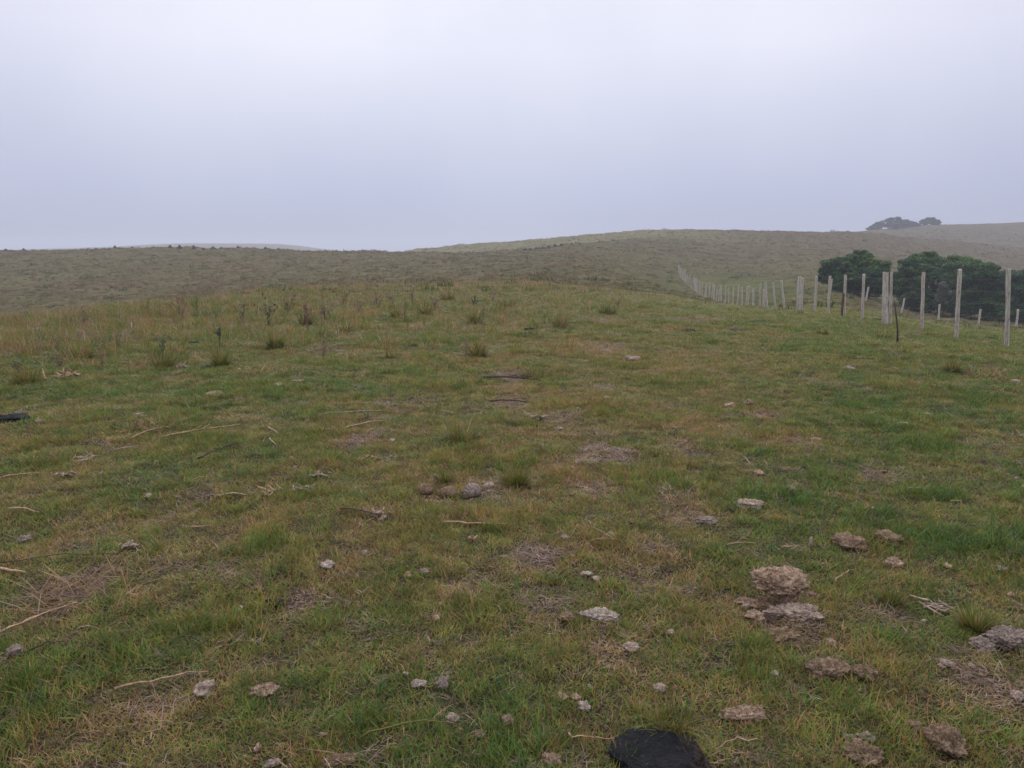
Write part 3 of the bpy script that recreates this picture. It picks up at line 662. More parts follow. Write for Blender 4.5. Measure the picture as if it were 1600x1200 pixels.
# splintered wood / shredded stems
def shred(name, cat, px, py, w, h, m_, label, n=14, seed=1, group=None):
    x, y, z = pick(px, py); u = math.hypot(y, CAMZ)/F; g = np.random.default_rng(seed); parts = []
    for k in range(n):
        L = g.uniform(.4, 1)*w*u*.6; a = g.uniform(0, 2*np.pi); c = np.array([g.normal(0, w*u*.16), g.normal(0, w*u*.14), g.uniform(.004, .02)])
        el = g.uniform(0, .55); d = np.array([math.cos(a)*math.cos(el), math.sin(a)*math.cos(el), math.sin(el)]); bend = g.normal(0, .15, 3)
        q = [c + d*L*(s-.3) + bend*L*s*s for s in (0, .33, .66, 1)]
        q = [np.array([v[0], v[1], max(v[2], .004) + .012]) for v in q]
        parts.append(tube(q, np.array([1, .9, .7, .25])*g.uniform(.9, 2.5)*u, 5, g, .1, g.uniform(0, 1)))
    V, Fc, tt = merge(parts); o = link(name, np_mesh(name, V, Fc, tt, m_, True), None, (x, y, z)); tag(o, label, cat, group)
for a in [('wood_splinters', 'wood', 135, 721, 44, 18, M_STICKG, 'bundle of grey splintered wood in the left pasture', 14, 3),
          ('wood_splinters', 'wood', 99, 748, 30, 14, M_STICKG, 'small spray of grey splinters below the larger splinter bundle', 8, 4),
          ('shredded_stump', 'plant stump', 203, 858, 36, 28, M_STICKG, 'grey shredded plant stump in the left foreground', 18, 5),
          ('dead_leaves', 'dead leaves', 478, 771, 44, 22, M_STICKG, 'curled grey brown dead leaves, right of two heaps left of centre', 14, 6),
          ('dead_leaves', 'dead leaves', 425, 772, 50, 16, M_STICK, 'long rusty dead leaves, left of two heaps left of centre', 12, 7),
          ('dead_leaves', 'dead leaves', 1462, 957, 62, 28, M_STICKG, 'flat brown dead leaves beside the yellow tussock at right', 18, 8),
          ('dead_leaves', 'dead leaves', 590, 808, 26, 22, M_STICKG, 'pale dead leaves at the end of the short dark twig', 10, 9),
          ('dead_leaves', 'dead leaves', 218, 652, 24, 22, M_STICKG, 'curled pale root above the long tan stick', 9, 10),
          ('dead_leaves', 'dead leaves', 60, 662, 16, 16, M_STICKG, 'pale shredded leaf right of the long black pat', 6, 11),
          ('dead_leaves', 'dead leaves', 580, 720, 30, 20, M_STICK, 'small pale dead tuft above left of the dung balls', 8, 12),
          ('dead_leaves', 'dead leaves', 838, 656, 40, 22, M_STICKG, 'broken pale stems right of the bushy tussock', 9, 13),
          ('dead_leaves', 'dead leaves', 100, 590, 60, 20, M_STICK, 'tangle of dead stems at left among weeds', 18, 14),
          ('dead_leaves', 'dead leaves', 285, 575, 34, 18, M_STICKG, 'whitish broken stems in the left midfield', 10, 15),
          ('straw_tuft', 'straw', 738, 848, 16, 18, M_STICK, 'small fuzzy blond straw tuft below the thin horizontal stick', 22, 16),
          ('dead_leaves', 'dead leaves', 1226, 862, 14, 14, M_STICK, 'yellowish dead leaf above the tall pile', 5, 17),
          ('dead_leaves', 'dead leaves', 500, 748, 26, 12, M_STICKG, 'thin grey twiggy remains above the rusty leaf heaps', 8, 18)]:
    shred(*a)
# pale curled leaf standing upright, and the thin dark stick leaning at the fence
x, y, z = pick(1266, 858); u = math.hypot(y, CAMZ)/F
V, Fc, tt = merge([tube([(0, 0, 0), (.001, 0, 9*u), (.002, 0, 18*u), (5*u, 0, 23*u)], np.array([1.3, 2.4, 2.0, .8])*u, 6)])
tag(link('curled_leaf', np_mesh('curled_leaf', V, Fc, tt, DM['white'], True), None, (x, y, z)), 'pale curled leaf standing upright left of the dark dung wedge', 'leaf')
x, y, z = atY(1402, 543, 14.6); u = y/F
V, Fc, tt = merge([tube([(0, 0, -.05), (-.02, 0, .25), (-.06, .02, .5), (-.11, .03, .8)], np.array([1.6, 1.3, 1.1, .8])*u, 6, rng, .1)])
tag(link('leaning_stick', np_mesh('leaning_stick', V, Fc, tt, M_STICKD, True), None, (x, y, z)), 'thin dark stick standing in grass before the broad double post', 'stick')

# ------------------------------------------------------------------ tussocks and weeds
def tussock_mesh(seed, w, h, n, bw, m_, lying=0.0):
    g = np.random.default_rng(seed); a = g.uniform(0, 2*np.pi, n); q = np.sqrt(g.uniform(0, 1, n))*w*.22
    base = np.stack([q*np.cos(a), q*np.sin(a)*(1+lying), np.full(n, -.01)], 1)*np.array([1+lying, 1, 1]); L = (h if lying < .5 else max(h, w*.30))*g.uniform(.2, 1.3, n)
    out = g.uniform(0, 1, n); az = a + g.normal(0, .6, n) if lying < .5 else g.uniform(0, 2*np.pi, n)
    V, Fc = blades(g, n, base, az, L, g.uniform(.6, 1.3, n)*bw*(1+.6*lying), np.minimum(.05 + out*1.0 + lying*.75 + g.normal(0, .15, n), 1.5), np.minimum(.3 + out*1.7 + lying*.6, 1.9 if lying < .5 else 1.62))
    tt = np.clip(g.normal(.4, .3, n), 0, 1)
    return np_mesh('tussock', V, Fc, np.repeat(tt, 7), m_)
def tussock(px, py, w, h, m_, label, n=None, lying=0.0, name='grass_tussock', cat='tussock'):
    x, y, z = pick(px, py); u = math.hypot(y, CAMZ)/F; seed = int(px*5+py*3)
    n = n or int(80 + w*h*.22); bw = max(.0035, .9*u)
    h = h*(.82 if py < 600 else 1)
    o = link(name, tussock_mesh(seed, w*u*(1.15 if py < 600 else 1), h*u*1.05, n, bw, m_, lying), None, (x, y, z)); tag(o, label, cat, 'tussocks in the pasture')
G_, Y_, D_, X_ = M_TUSSG, M_TUSSY, M_TUSSD, M_TUSSM
for a in [
 (720, 690, 84, 40, X_, 'bushy green tussock with dead stems in the centre of the pasture', 340),
 (742, 508, 30, 32, G_, 'dark blue green tussock in the distance left of centre'),
 (875, 513, 36, 28, X_, 'spiky tussock with dry blades in the distance, right of the blue green one'),
 (745, 558, 50, 34, X_, 'brownish tussock with dry stems in the far midfield'),
 (950, 492, 44, 24, G_, 'wispy green tussock furthest right on the brow'),
 (835, 590, 90, 20, G_, 'low broad grey green tussock in the midfield'),
 (1488, 582, 34, 32, G_, 'dark green tussock in the right midfield'),
 (1540, 588, 66, 16, D_, 'flattened dry tussock right of the dark green one', None, .8),
 (345, 572, 34, 40, Y_, 'tall yellow green tussock among the left weeds'),
 (255, 575, 50, 34, G_, 'blue green tussock among the left weeds'),
 (620, 497, 30, 22, G_, 'small green tussock on the brow left of the blue green one'),
 (665, 492, 26, 24, G_, 'small green tussock on the brow, just left of the dry weeds'),
 (478, 508, 34, 30, G_, 'green tussock on the brow behind tall brown stems'),
 (805, 758, 70, 34, Y_, 'yellow green tussock right of the three dung balls'),
 (695, 752, 50, 22, X_, 'mixed tussock directly behind the three dung balls'),
 (1525, 985, 84, 38, Y_, 'yellow green tussock above the big cracked slab'),
 (1390, 945, 66, 28, Y_, 'low yellow tussock right of the tall pile'),
 (1052, 1134, 120, 42, Y_, 'ragged yellow green tussock behind the black wet pat', 300),
 (975, 1190, 60, 32, Y_, 'orange tipped tussock at the left of the black wet pat', 160),
 (850, 1175, 70, 36, G_, 'coarse dark green tussock at the bottom edge left of the black wet pat', 150),
 (125, 930, 190, 26, D_, 'wide heap of dead flattened stems at the left edge', 420, .9),
 (215, 940, 90, 24, D_, 'rusty fan of dead grass right of the heap of dead stems', 200, .8),
 (75, 722, 70, 22, X_, 'half dead tussock left of the splinter bundle', None, .5),
 (245, 668, 110, 20, X_, 'matted half dead tussock behind the long tan stick', 200, .6),
 (1380, 530, 46, 14, G_, 'leafy weeds at the foot of the broad double post'),
 (1405, 552, 34, 12, D_, 'small dry tuft at the foot of the thin leaning stick', None, .3),
 (1375, 568, 40, 12, G_, 'low green weed clump below the small dry tuft'),
 (1250, 492, 22, 9, G_, 'green tuft at the foot of the paired fence posts'),
 (1285, 522, 30, 12, G_, 'leafy tuft in front of the fence middle'),
 (940, 945, 40, 20, G_, 'blue green spray left of the whitish flake', 60),
 (440, 590, 50, 16, G_, 'low green tuft above the pale midfield stone'),
 (540, 520, 40, 22, X_, 'ragged tussock on the brow right of tall brown stems'),
 (120, 560, 90, 28, X_, 'broad ragged tussock at the far left'),
 (40, 600, 80, 24, Y_, 'yellow green grass clump at the left edge above the black pat'),
 (430, 545, 40, 34, Y_, 'yellow flowering clump on the brow left of centre'),
 (610, 560, 30, 16, Y_, 'small light green tuft in the far midfield'),
 (385, 480, 40, 18, X_, 'ragged tuft on the left brow skyline'),
 (700, 470, 40, 20, X_, 'wispy dry green tuft on the central brow'),
 (790, 480, 50, 18, G_, 'thin green tuft on the brow between the two tall weeds'),
 (825, 525, 60, 14, G_, 'flat green tuft beside the dark brown pat'),
]: tussock(*a)
def weed(px, py, hpx, m_stem, m_leaf, label, n=6, spread=.25, heads=30, leafy=False):
    x, y, z = pick(px, py); u = math.hypot(y, CAMZ)/F; h = hpx*u; g = np.random.default_rng(int(px*11+py)); st = []; ends = []
    root = link('weed', None, None, (x, y, z)); tag(root, label, 'weed', 'tall weeds along the brow')
    for k in range(n):
        a = g.uniform(0, 2*np.pi); sp_ = g.uniform(spread*.3, spread*1.8); H = h*g.uniform(.4, 1.05); q = []
        for s in (0, .3, .65, 1): q.append((math.cos(a)*sp_*H*s**1.3, math.sin(a)*sp_*H*s**1.3, H*s - .02 + g.normal(0, .004)))
        st.append(tube(q, np.array([1.0, .8, .6, .35])*max(.003, .45*u), 4, g, .1, g.uniform(0, 1))); ends.append(q)
        for b_ in range(3):
            s0 = g.uniform(.4, .9); p = np.array([np.interp(s0, (0, .3, .65, 1), [c[i_] for c in q]) for i_ in range(3)])
            d = np.array([g.normal(0, .8), g.normal(0, .8), .7])*H*g.uniform(.12, .30)
            st.append(tube([p, p+d*.5, p+d], np.array([.5, .4, .25])*max(.003, .45*u), 4, g, .1, g.uniform(0, 1))); ends.append([tuple(p), tuple(p+d*.4), tuple(p+d*.7), tuple(p+d)])
    V, Fc, tt = merge(st); link('stem', np_mesh('stem', V, Fc, tt, m_stem), root)
    nb = heads*len(ends)//4; pick_ = g.integers(0, len(ends), nb); s0 = g.uniform(.15 if leafy else .6, 1.0, nb)
    base = np.array([[np.interp(s0[k], (0, .3, .65, 1), [c[i_] for c in ends[pick_[k]]]) for i_ in range(3)] for k in range(nb)])
    Ls = g.uniform(.5, 1.3, nb)*(5.5*u if leafy else 2.2*u); V, Fc = blades(g, nb, base, g.uniform(0, 2*np.pi, nb), Ls, Ls*(g.uniform(.12, .28, nb) if leafy else g.uniform(.3, .6, nb)), g.uniform(.2, 1.4, nb), g.uniform(.5, 2, nb))
    link('leaves' if leafy else 'seed_head', np_mesh('foliage', V, Fc, np.repeat(g.uniform(0, 1, nb), 7), m_leaf), root)
for a in [
 (130, 512, 34, M_WSTEM, M_WEEDD, 'weed topped with cream seed heads on the far left brow', 5, .3, 60),
 (160, 572, 72, M_WSTEM, M_WEEDD, 'tall dry brown weed among grass at far left', 9, .25, 50),
 (185, 545, 40, M_WSTEM, M_WEEDD, 'shorter dry weed right of the tall dry one at far left', 6, .3, 30),
 (285, 498, 46, M_WSTEM, M_WEEDD, 'purplish dry weed bushy on the left brow', 12, .45, 50),
 (308, 494, 44, M_WSTEMG, M_WEEDD, 'thin weed with pale yellow heads right of the purplish one', 4, .2, 40),
 (232, 500, 40, M_WSTEM, M_WEEDD, 'thin brown weed left of the purplish one', 6, .3, 20),
 (255, 560, 48, M_WSTEMG, M_WEED, 'pale green spiky weed in the left blue green tussock', 4, .15, 50, True),
 (343, 545, 60, M_WSTEMG, M_WEED, 'tall pale green spiky weed rising from the yellow green tussock', 4, .12, 70, True),
 (380, 505, 40, M_WSTEM, M_WEED, 'dark leafy weed on the left brow', 5, .3, 40, True),
 (420, 510, 55, M_WSTEMG, M_WEED, 'tall leafy green weed left of the brown stems', 6, .25, 60, True),
 (481, 522, 80, M_WSTEM, M_WEEDD, 'tallest thin reddish brown stems on the brow', 12, .10, 16),
 (503, 520, 85, M_WSTEM, M_WEEDD, 'tall slender dark stem right of the reddish brown stems', 3, .15, 12),
 (508, 500, 30, M_WSTEM, M_WEEDD, 'short brown weed at the foot of the slender dark stem', 10, .4, 30),
 (590, 482, 38, M_WSTEM, M_WEEDD, 'dark branching weed on the brow, left of two together', 6, .45, 20),
 (612, 478, 36, M_WSTEM, M_WEED, 'dark branching weed on the brow, right of two together', 5, .4, 20, True),
 (560, 490, 30, M_WSTEM, M_WEEDD, 'faint brown weed left of the branching pair', 8, .4, 20),
 (645, 478, 36, M_WSTEMG, M_WEEDD, 'yellow tinted thin weed on the central brow', 5, .15, 26),
 (505, 560, 60, M_WSTEM, M_WEEDD, 'brown dead weed in the far midfield below the brow', 7, .2, 20),
 (632, 500, 40, M_WSTEMG, M_WEEDD, 'thin yellow stem beside the small green brow tussock', 3, .15, 26),
 (755, 500, 42, M_WSTEMG, M_WEEDD, 'thin weed right of the dark blue green tussock', 5, .2, 20),
 (740, 478, 24, M_WSTEM, M_WEED, 'small dark weed on the skyline of the central brow', 5, .4, 24, True),
 (770, 470, 24, M_WSTEM, M_WEEDD, 'small brown weed right of the small dark one', 5, .3, 20),
 (450, 490, 34, M_WSTEM, M_WEEDD, 'brown feathery weed left of the reddish brown stems', 10, .4, 30),
 (535, 478, 30, M_WSTEM, M_WEEDD, 'brown feathery weed right of the slender dark stem', 8, .4, 24),
 (680, 485, 22, M_WSTEM, M_WEEDD, 'low brown weed on the central brow', 8, .4, 24),
 (30, 590, 36, M_WSTEM, M_WEED, 'dark leafy weed at the left edge', 5, .3, 30, True),
 (95, 575, 24, M_WSTEM, M_WEEDD, 'small straw coloured weed near the left edge', 6, .3, 30),
 (965, 480, 22, M_WSTEM, M_WEEDD, 'small brown weed by the wispy tussock on the right of the brow', 5, .3, 24),
 (728, 560, 50, M_WSTEM, M_WEEDD, 'thin dead weed rising from the brownish midfield tussock', 5, .25, 16),
 (92, 560, 44, M_WSTEM, M_WEEDD, 'upright pale dead stem near the left edge', 3, .1, 14),
 (575, 655, 22, M_WSTEMG, M_WEED, 'small green sprig above the reddish stick', 4, .4, 20, True),
]: weed(*a)

# ------------------------------------------------------------------ fences
g = np.random.default_rng(21)
def post_mesh(seed, h, w, sides=7, taper=.9, flat=1.0):
    gg = np.random.default_rng(seed); zs = np.linspace(-.35, h, 9); P = [(gg.normal(0, w*.012), gg.normal(0, w*.012), q) for q in zs]
    V, Fc, tt = tube(P, np.linspace(w/2, w/2*taper, 9), sides, gg, .10); V[:, 1] *= flat
    top = V[:, 2] > h - .02; V[top, 2] += gg.normal(0, .012, top.sum())
    return np_mesh('post', V, Fc, tt, M_POST)
fence = link('wire_fence', None, None, (9.3, 14.4, float(height(9.3, 14.4)))); tag(fence, 'nearer fence of pale weathered posts and thin wires climbing to the hill', 'fence')
FB = fence.location.copy()
# (pixel column of the foot, foot row, top row, depth, width px, top offset px)
NEAR = [(1573, 543, 420, 14.4, 7.2, 3), (1494, 527, 421, 16.6, 6.6, 6), (1440, 517, 425, 18.7, 5.8, 3), (1382, 510, 425, 20.8, 10.5, 2), (1391, 509, 425, 21.1, 4.2, 2),
        (1347, 496, 429, 23.4, 4.6, 3), (1319, 494, 430, 25.6, 4.4, 2), (1294, 490, 431, 27.8, 4.2, 3), (1273, 488, 432, 29.8, 4.2, 3), (1252, 487, 434, 32.2, 4.2, 2), (1247, 485, 433, 33, 6, 3), (1226, 483, 438, 35.5, 3.8, -5), (1212, 480, 441, 38, 3.2, -4), (1199, 479, 440, 40, 3.6, -3)]
for k, (px, rb, rt, Y, w, dx) in enumerate(NEAR):
    x, y, z = atY(px, rb, Y); zt = CAMZ + Y*ray(px, rt)[2]/ray(px, rt)[1]; h = zt - z
    o = link('post', post_mesh(100+k, h, w/F*Y, 8, .92, .6 if w == 10.5 else 1), fence, Vector((x, y, z)) - FB)
    dt = ray(px+dx, rt); o.rotation_euler[1] = math.atan2(dt[0]/dt[1]*Y - x, h)
    if w == 10.5: o['label'] = 'broad flat double width post'
NEARPTS = [(1573, 14.4), (1494, 16.6), (1440, 18.7), (1387, 21), (1347, 23.4), (1319, 25.6), (1294, 27.8), (1273, 29.8), (1251, 32.4), (1226, 35.5), (1212, 38), (1199, 40)]
FP = [atY(px, 500, Y) for px, Y in NEARPTS]
vars_ = [post_mesh(200+k, 1.0, .108*(1.0 if k < 4 else 1.8)) for k in range(6)]
Yk = 42.5; k = 0
while Yk < 124:
    px = 991 + 8408/Yk; px = min(px, 1196); x, y, z = atY(px, 440, Yk); FP.append((x, y, z))
    big = (k % 9 == 2); h = g.uniform(1.0, 1.48) * (1 if Yk < 70 else 1.12)
    o = link('post', vars_[g.integers(4, 6) if big else g.integers(0, 4)], fence, Vector((x, y, z)) - FB); o.scale = (g.uniform(.65, 1.3),)*2 + (h*(1.12 if big else 1),)
    o.rotation_euler = (g.normal(0, .05), g.normal(0, .06), g.uniform(0, 6))
    Yk += g.uniform(1.9, 2.6); k += 1
o = link('post', post_mesh(303, 1.0, .16), fence, Vector(atY(1193, 480, 41.5)) - FB)
for hh in (.28, .52, .78, 1.02, 1.26):
    pts = []
    ex = (FP[0][0]+.9, FP[0][1]-4.5); pts.append((ex[0]+.3, ex[1]-2.2, float(height(ex[0]+.3, ex[1]-2.2))+hh)); pts.append((ex[0], ex[1], float(height(*ex))+hh))
    for q in FP: pts.append((q[0], q[1], q[2]+hh))
    V, Fc, tt = tube(np.array(pts)-np.array(FB), np.full(len(pts), .0030), 4); link('wire', np_mesh('wire', V, Fc, tt, M_WIRE), fence)
# posts just outside the frame's right edge carry the wire on
for ex, ey in ((FP[0][0]+.9, FP[0][1]-4.5), (FP[0][0]+1.1, FP[0][1]-6.6), (FP[0][0]+.45, FP[0][1]-2.2)):
    link('post', post_mesh(int(ex*100), 1.42, .1), fence, Vector((ex, ey, float(height(ex, ey)))) - FB)
# rusty brown short post in the near fence
x, y, z = atY(1315, 498, 25.2); o = link('post', np_mesh('post', *tube([(0, 0, -.3), (0, 0, .4), (.01, 0, .78)], [.04, .04, .037], 7, g, .1)[:2], None, M_POSTD), fence, Vector((x, y, z)) - FB); o['label'] = 'short rusty brown post'

f2p = [(1245, 470, 74), (1296, 474, 70), (1351.5, 486, 66), (1409, 480.5, 63), (1466, 503, 60), (1529, 505, 57), (1588, 511, 54), (1660, 515, 51)]
pts2 = []
f2 = link('far_fence', None, None, atY(1466, 503, 60)); tag(f2, 'lower fence of short grey posts in front of the dark trees', 'fence'); B2 = f2.location.copy()
for k, (px, row, Y) in enumerate(f2p):
    x, y, z = atY(px, row, Y); pts2.append((x, y, z))
    o = link('post', post_mesh(400+k, 1.25, .16), f2, Vector((x, y, z)) - B2); o.rotation_euler[1] = g.normal(.05, .06)
for hh in (.3, .65, 1.0):
    V, Fc, tt = tube(np.array([(a_, b_, c_+hh) for a_, b_, c_ in pts2])-np.array(B2), np.full(len(pts2), .003), 4); link('wire', np_mesh('wire', V, Fc, tt, M_WIRE), f2)

# ------------------------------------------------------------------ trees
def leaves(g, C_, Rr, n, size, gap=.35, top=1.0, tint_add=0.0):
    """leaf quads scattered through a lobe, denser at its rim, with noise gaps"""
    d = g.normal(0, 1, (n, 3)); d /= np.linalg.norm(d, axis=1)[:, None]; rad = g.uniform(.35, 1.06, n)**.45
    lump = fbm(d[:, 0]*2.5+C_[0]*3, d[:, 1]*2.5+d[:, 2]*2.5+C_[2], int(abs(C_[0]*77)) % 900, 3)
    keep = lump > gap; rad = rad*(.58+.8*lump); P = (np.array(C_) + d*rad[:, None]*np.array(Rr))[keep]; d = d[keep]; m_ = len(P); lump = lump[keep]
    nrm = d + g.normal(0, .7, (m_, 3)) + np.array([0, 0, .4]); nrm /= np.linalg.norm(nrm, axis=1)[:, None]
    a = np.cross(nrm, g.normal(0, 1, (m_, 3))); a /= np.linalg.norm(a, axis=1)[:, None]; b_ = np.cross(nrm, a)
    s = (size*g.uniform(.6, 1.4, m_))[:, None]
    V = np.stack([P-a*s*.5, P+b_*s*.32, P+a*s*.5, P-b_*s*.32], 1).reshape(-1, 3)
    i_ = (np.arange(m_)*4)[:, None]; t_ = np.clip(g.uniform(0, 1, m_)*.55 + (lump-.45)*.9 + tint_add, 0, 1)*top
    return V, [i_+np.array([[0, 1, 2, 3]])], np.repeat(t_, 4)
def tree(name, base, w, h, lobes, label, leaf_m, size, dens, seed, cat='tree', group=None, top=1.0):
    g = np.random.default_rng(seed); root = link(name, None, None, base); tag(root, label, cat, group)
    tp = []; lf = []
    for (cx, cz, lw, lh, cyo, *ex_) in lobes:
        c = np.array([cx*w, cyo*w*.4, cz*h]); Rr = (lw*w, max(lw*w*.85, .3), lh*h)
        foot = np.array([g.normal(0, w*.05)+cx*w*.35, cyo*w*.1, -.2]); mid = foot*.5 + c*.5 + np.array([0, 0, -h*.08]) + g.normal(0, w*.02, 3)
        rr_ = max(.03, h*.025); tp.append(tube([foot, (foot+mid)/2+g.normal(0, w*.01, 3), mid, c], [rr_, rr_*.8, rr_*.6, rr_*.35], 6, g, .1))
        for b_ in range(4):
            e = c + g.normal(0, .45, 3)*np.array(Rr); tp.append(tube([mid, (mid+e)/2+g.normal(0, w*.015, 3), e], [rr_*.45, rr_*.3, rr_*.12], 5, g, .1))
        lobe_tint = ex_[0] if ex_ else 0; tot = int(dens*lw*lh*60); ncl = 16 if tot > 6000 else (8 if tot > 1500 else 0)  # optional extra leaf tint per lobe, set mostly on upper lobes
        lf.append(leaves(g, c, np.array(Rr)*.8, max(tot//(3 if ncl else 1), 40), size, .36, top, lobe_tint - .1*(ncl > 0)))
        for q_ in range(ncl):
            d_ = g.normal(0, 1, 3); d_[2] = abs(d_[2])*.9 - .25; d_ /= np.linalg.norm(d_); cc = c + d_*np.array(Rr)*g.uniform(.72, .98)
            lf.append(leaves(g, cc, np.array(Rr)*g.uniform(.20, .36)*np.array([1, 1, .8]), int(tot*.8/ncl), size, .30, top, lobe_tint + g.uniform(-.12, .22)))
    V, Fc, tt = merge(tp); link('trunk', np_mesh('trunk', V, Fc, tt, M_BARK, True), root)
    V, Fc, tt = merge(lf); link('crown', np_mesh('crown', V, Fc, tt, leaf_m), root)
    return root
def tree_at(px, row, Y, **k):
    x, y, z = atY(px, row, Y); return (x, y, z)
def mp(p): return p/F  # px to metres per metre depth
Y1 = 74
b1 = atY(1334, 460, Y1); w1 = 106/F*Y1; h1 = 66/F*Y1
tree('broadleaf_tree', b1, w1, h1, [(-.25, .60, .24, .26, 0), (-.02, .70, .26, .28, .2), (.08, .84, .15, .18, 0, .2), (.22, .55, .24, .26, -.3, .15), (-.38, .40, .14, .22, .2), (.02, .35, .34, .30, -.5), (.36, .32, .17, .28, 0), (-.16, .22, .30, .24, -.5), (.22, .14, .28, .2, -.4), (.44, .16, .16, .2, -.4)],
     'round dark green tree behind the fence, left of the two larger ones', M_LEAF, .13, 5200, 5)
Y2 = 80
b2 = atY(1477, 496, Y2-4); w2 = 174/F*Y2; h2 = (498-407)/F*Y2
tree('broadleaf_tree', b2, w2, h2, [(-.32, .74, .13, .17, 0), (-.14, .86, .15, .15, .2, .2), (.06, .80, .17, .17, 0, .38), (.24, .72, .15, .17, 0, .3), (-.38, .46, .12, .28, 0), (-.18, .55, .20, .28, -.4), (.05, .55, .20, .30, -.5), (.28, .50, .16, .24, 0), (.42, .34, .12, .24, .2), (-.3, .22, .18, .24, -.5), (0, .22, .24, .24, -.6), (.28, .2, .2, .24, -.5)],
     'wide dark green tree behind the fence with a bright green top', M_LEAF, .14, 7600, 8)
b3 = atY(1608, 505, 74)
tree('broadleaf_tree', b3, 150/F*78, 82/F*78, [(-.15, .70, .28, .24, 0), (-.28, .45, .22, .28, -.3), (.15, .75, .25, .24, 0), (.1, .4, .3, .34, -.5), (-.3, .18, .24, .22, -.4), (.35, .4, .2, .35, 0)],
     'dark green tree cut by the right edge of the photo behind the fence', M_LEAF, .14, 5200, 11)
# grey flowering shrub in front of the wide tree
bs = atY(1472, 488, 71.5)
tree('pale_shrub', (bs[0], bs[1], bs[2]), 38/F*72, 56/F*72, [(0, .72, .34, .26, 0), (-.15, .42, .3, .25, 0)], 'sparse grey shrub in front of the wide tree', leaf_mat('grey_leaves', [(0, (.06, .07, .05)), (1, (.24, .24, .20))]), .08, 700, 17, 'shrub')
# distant ridge trees
def row_of(px, Y, top, bot, w, lobes, label, seed):
    b_ = atY(px, bot, Y); tree('ridge_tree', (b_[0], b_[1], b_[2]-1.0), w/F*Y, (bot-top)/F*Y, lobes, label, M_LEAFF, .38, 1500, seed)
row_of(1397, 436, 340, 360, 62, [(0, .62, .22, .34, 0), (-.22, .48, .22, .34, 0), (.24, .46, .22, .32, 0), (-.42, .22, .14, .28, 0), (0, .3, .4, .32, -.4)], 'hazy rounded grove tree on the far right ridge, wider of two', 31)
row_of(1428, 440, 347, 357, 20, [(0, .5, .45, .5, 0)], 'small hazy bush between the two ridge trees', 33)
row_of(1453, 442, 340, 354, 30, [(0.05, .6, .34, .42, 0), (-.25, .45, .28, .4, 0), (.3, .4, .25, .4, 0)], 'small hazy round tree on the far right ridge, narrower of two', 34)
row_of(1363, 434, 353, 362, 20, [(0, .45, .45, .5, 0)], 'low hazy bush at the left foot of the ridge trees', 36)
# bushes on the crests: countable small shrubs
def shrub(px, row, Y, w, h, label, group, seed):
    b_ = atY(px, row, Y); tree('shrub', (b_[0], b_[1], b_[2]-.05), w*.75/F*Y, h*.8/F*Y, [(0, .45, .30, .5, 0), (.25, .25, .26, .3, 0), (-.28, .2, .25, .25, 0)], label, M_SHRUB, .13, 150, seed, 'shrub', group)
gl_ = 'small shrubs along the left hill skyline'
SH = [(9, 8, 5, 'leftmost low shrub on the left hill skyline'), (37, 8, 6, 'second low shrub from the left on the left hill skyline'), (150, 10, 5, 'shrub on the left skyline midway to its highest point'), (180, 8, 7, 'upright shrub on the left skyline before the tall cluster'),
      (207, 6, 4, 'tiny shrub on the left skyline right of the upright one'), (266, 9, 7, 'first shrub of the tall skyline cluster'), (281, 11, 9, 'second and bushiest shrub of the tall skyline cluster'), (303, 9, 9, 'third shrub of the tall skyline cluster'),
      (318, 8, 5, 'low shrub right of the third in the tall skyline cluster'), (333, 10, 7, 'dark shrub right of the tall skyline cluster'), (346, 9, 5, 'low shrub right of the dark skyline shrub'), (372, 7, 5, 'lone shrub on the skyline below the far hazy hill'),
      (415, 8, 5, 'small shrub on the skyline at the right of the far hazy hill'), (435, 7, 4, 'tiny shrub at the right end of the skyline row'), (566, 4, 7, 'thin upright shrub on the skyline left of centre'), (592, 3, 6, 'thin last shrub on the skyline left of centre')]
for k, (px, w, h, lab) in enumerate(SH):
    col = [c for c in COLS if c[0] <= px][-1]; shrub(px, 390, 168, w, h, lab, gl_, 60+k)
names = ['first', 'second', 'third', 'fourth', 'fifth', 'sixth', 'seventh', 'eighth', 'ninth']
for k, (px, w, h) in enumerate([(820, 9, 6), (829, 8, 6), (838, 8, 5), (848, 8, 6), (858, 9, 6), (867, 8, 6), (877, 8, 5), (893, 6, 4), (905, 6, 4)]):
    shrub(px, 390, 172, w, h, names[k] + ' shrub from the left in the dark row on the central hill', 'dark row of shrubs on the central hill', 90+k)

# ------------------------------------------------------------------ grass and litter (uncountable)
CL = list(CLEAR)
cl_g = [clump(300+k, 46, .055, (.015, .038), (.0016, .0030), (.1, .95), (.5, 1.75), (.32 + .06*(k % 3), .33), M_GRASS) for k in range(7)]
cl_g += [clump(320+k, 30, .05, (.035, .08), (.0020, .0036), (.1, .8), (.5, 1.7), (.3, .22), M_GRASS) for k in range(2)]
col_g = protos('grass_clump', cl_g)
fR = lambda r: r/(1+r/8)**2; fG = lambda r: r/(1+r/15)**2
x, y, r = sample_polar(205000, .8, 48, fG)
nh = fbm(x*2.2, y*2.2, 91, 3); br = bare(x, y); keep = clearing(x, y, CL) & (rng.uniform(0, 1, len(x)) > br*.95) & (rng.uniform(0, 1, len(x)) < .62 + nh*.6)
x, y, r, nh, br = x[keep], y[keep], r[keep], nh[keep], br[keep]; z = height(x, y); n = len(x)
s = (1+r/15)*rng.uniform(.75, 1.3, n); sz = (1+r/15)**.4*rng.uniform(.65, 1.35, n)*(.65+nh*.8)*(1-br*.4)
idx = np.where((rng.uniform(0, 1, n) < .07 + .25*(nh > .64)), rng.integers(7, 9, n), rng.integers(0, 7, n))
rot = np.stack([rng.normal(0, .08, n), rng.normal(0, .08, n), rng.uniform(0, 6.28, n)], 1)
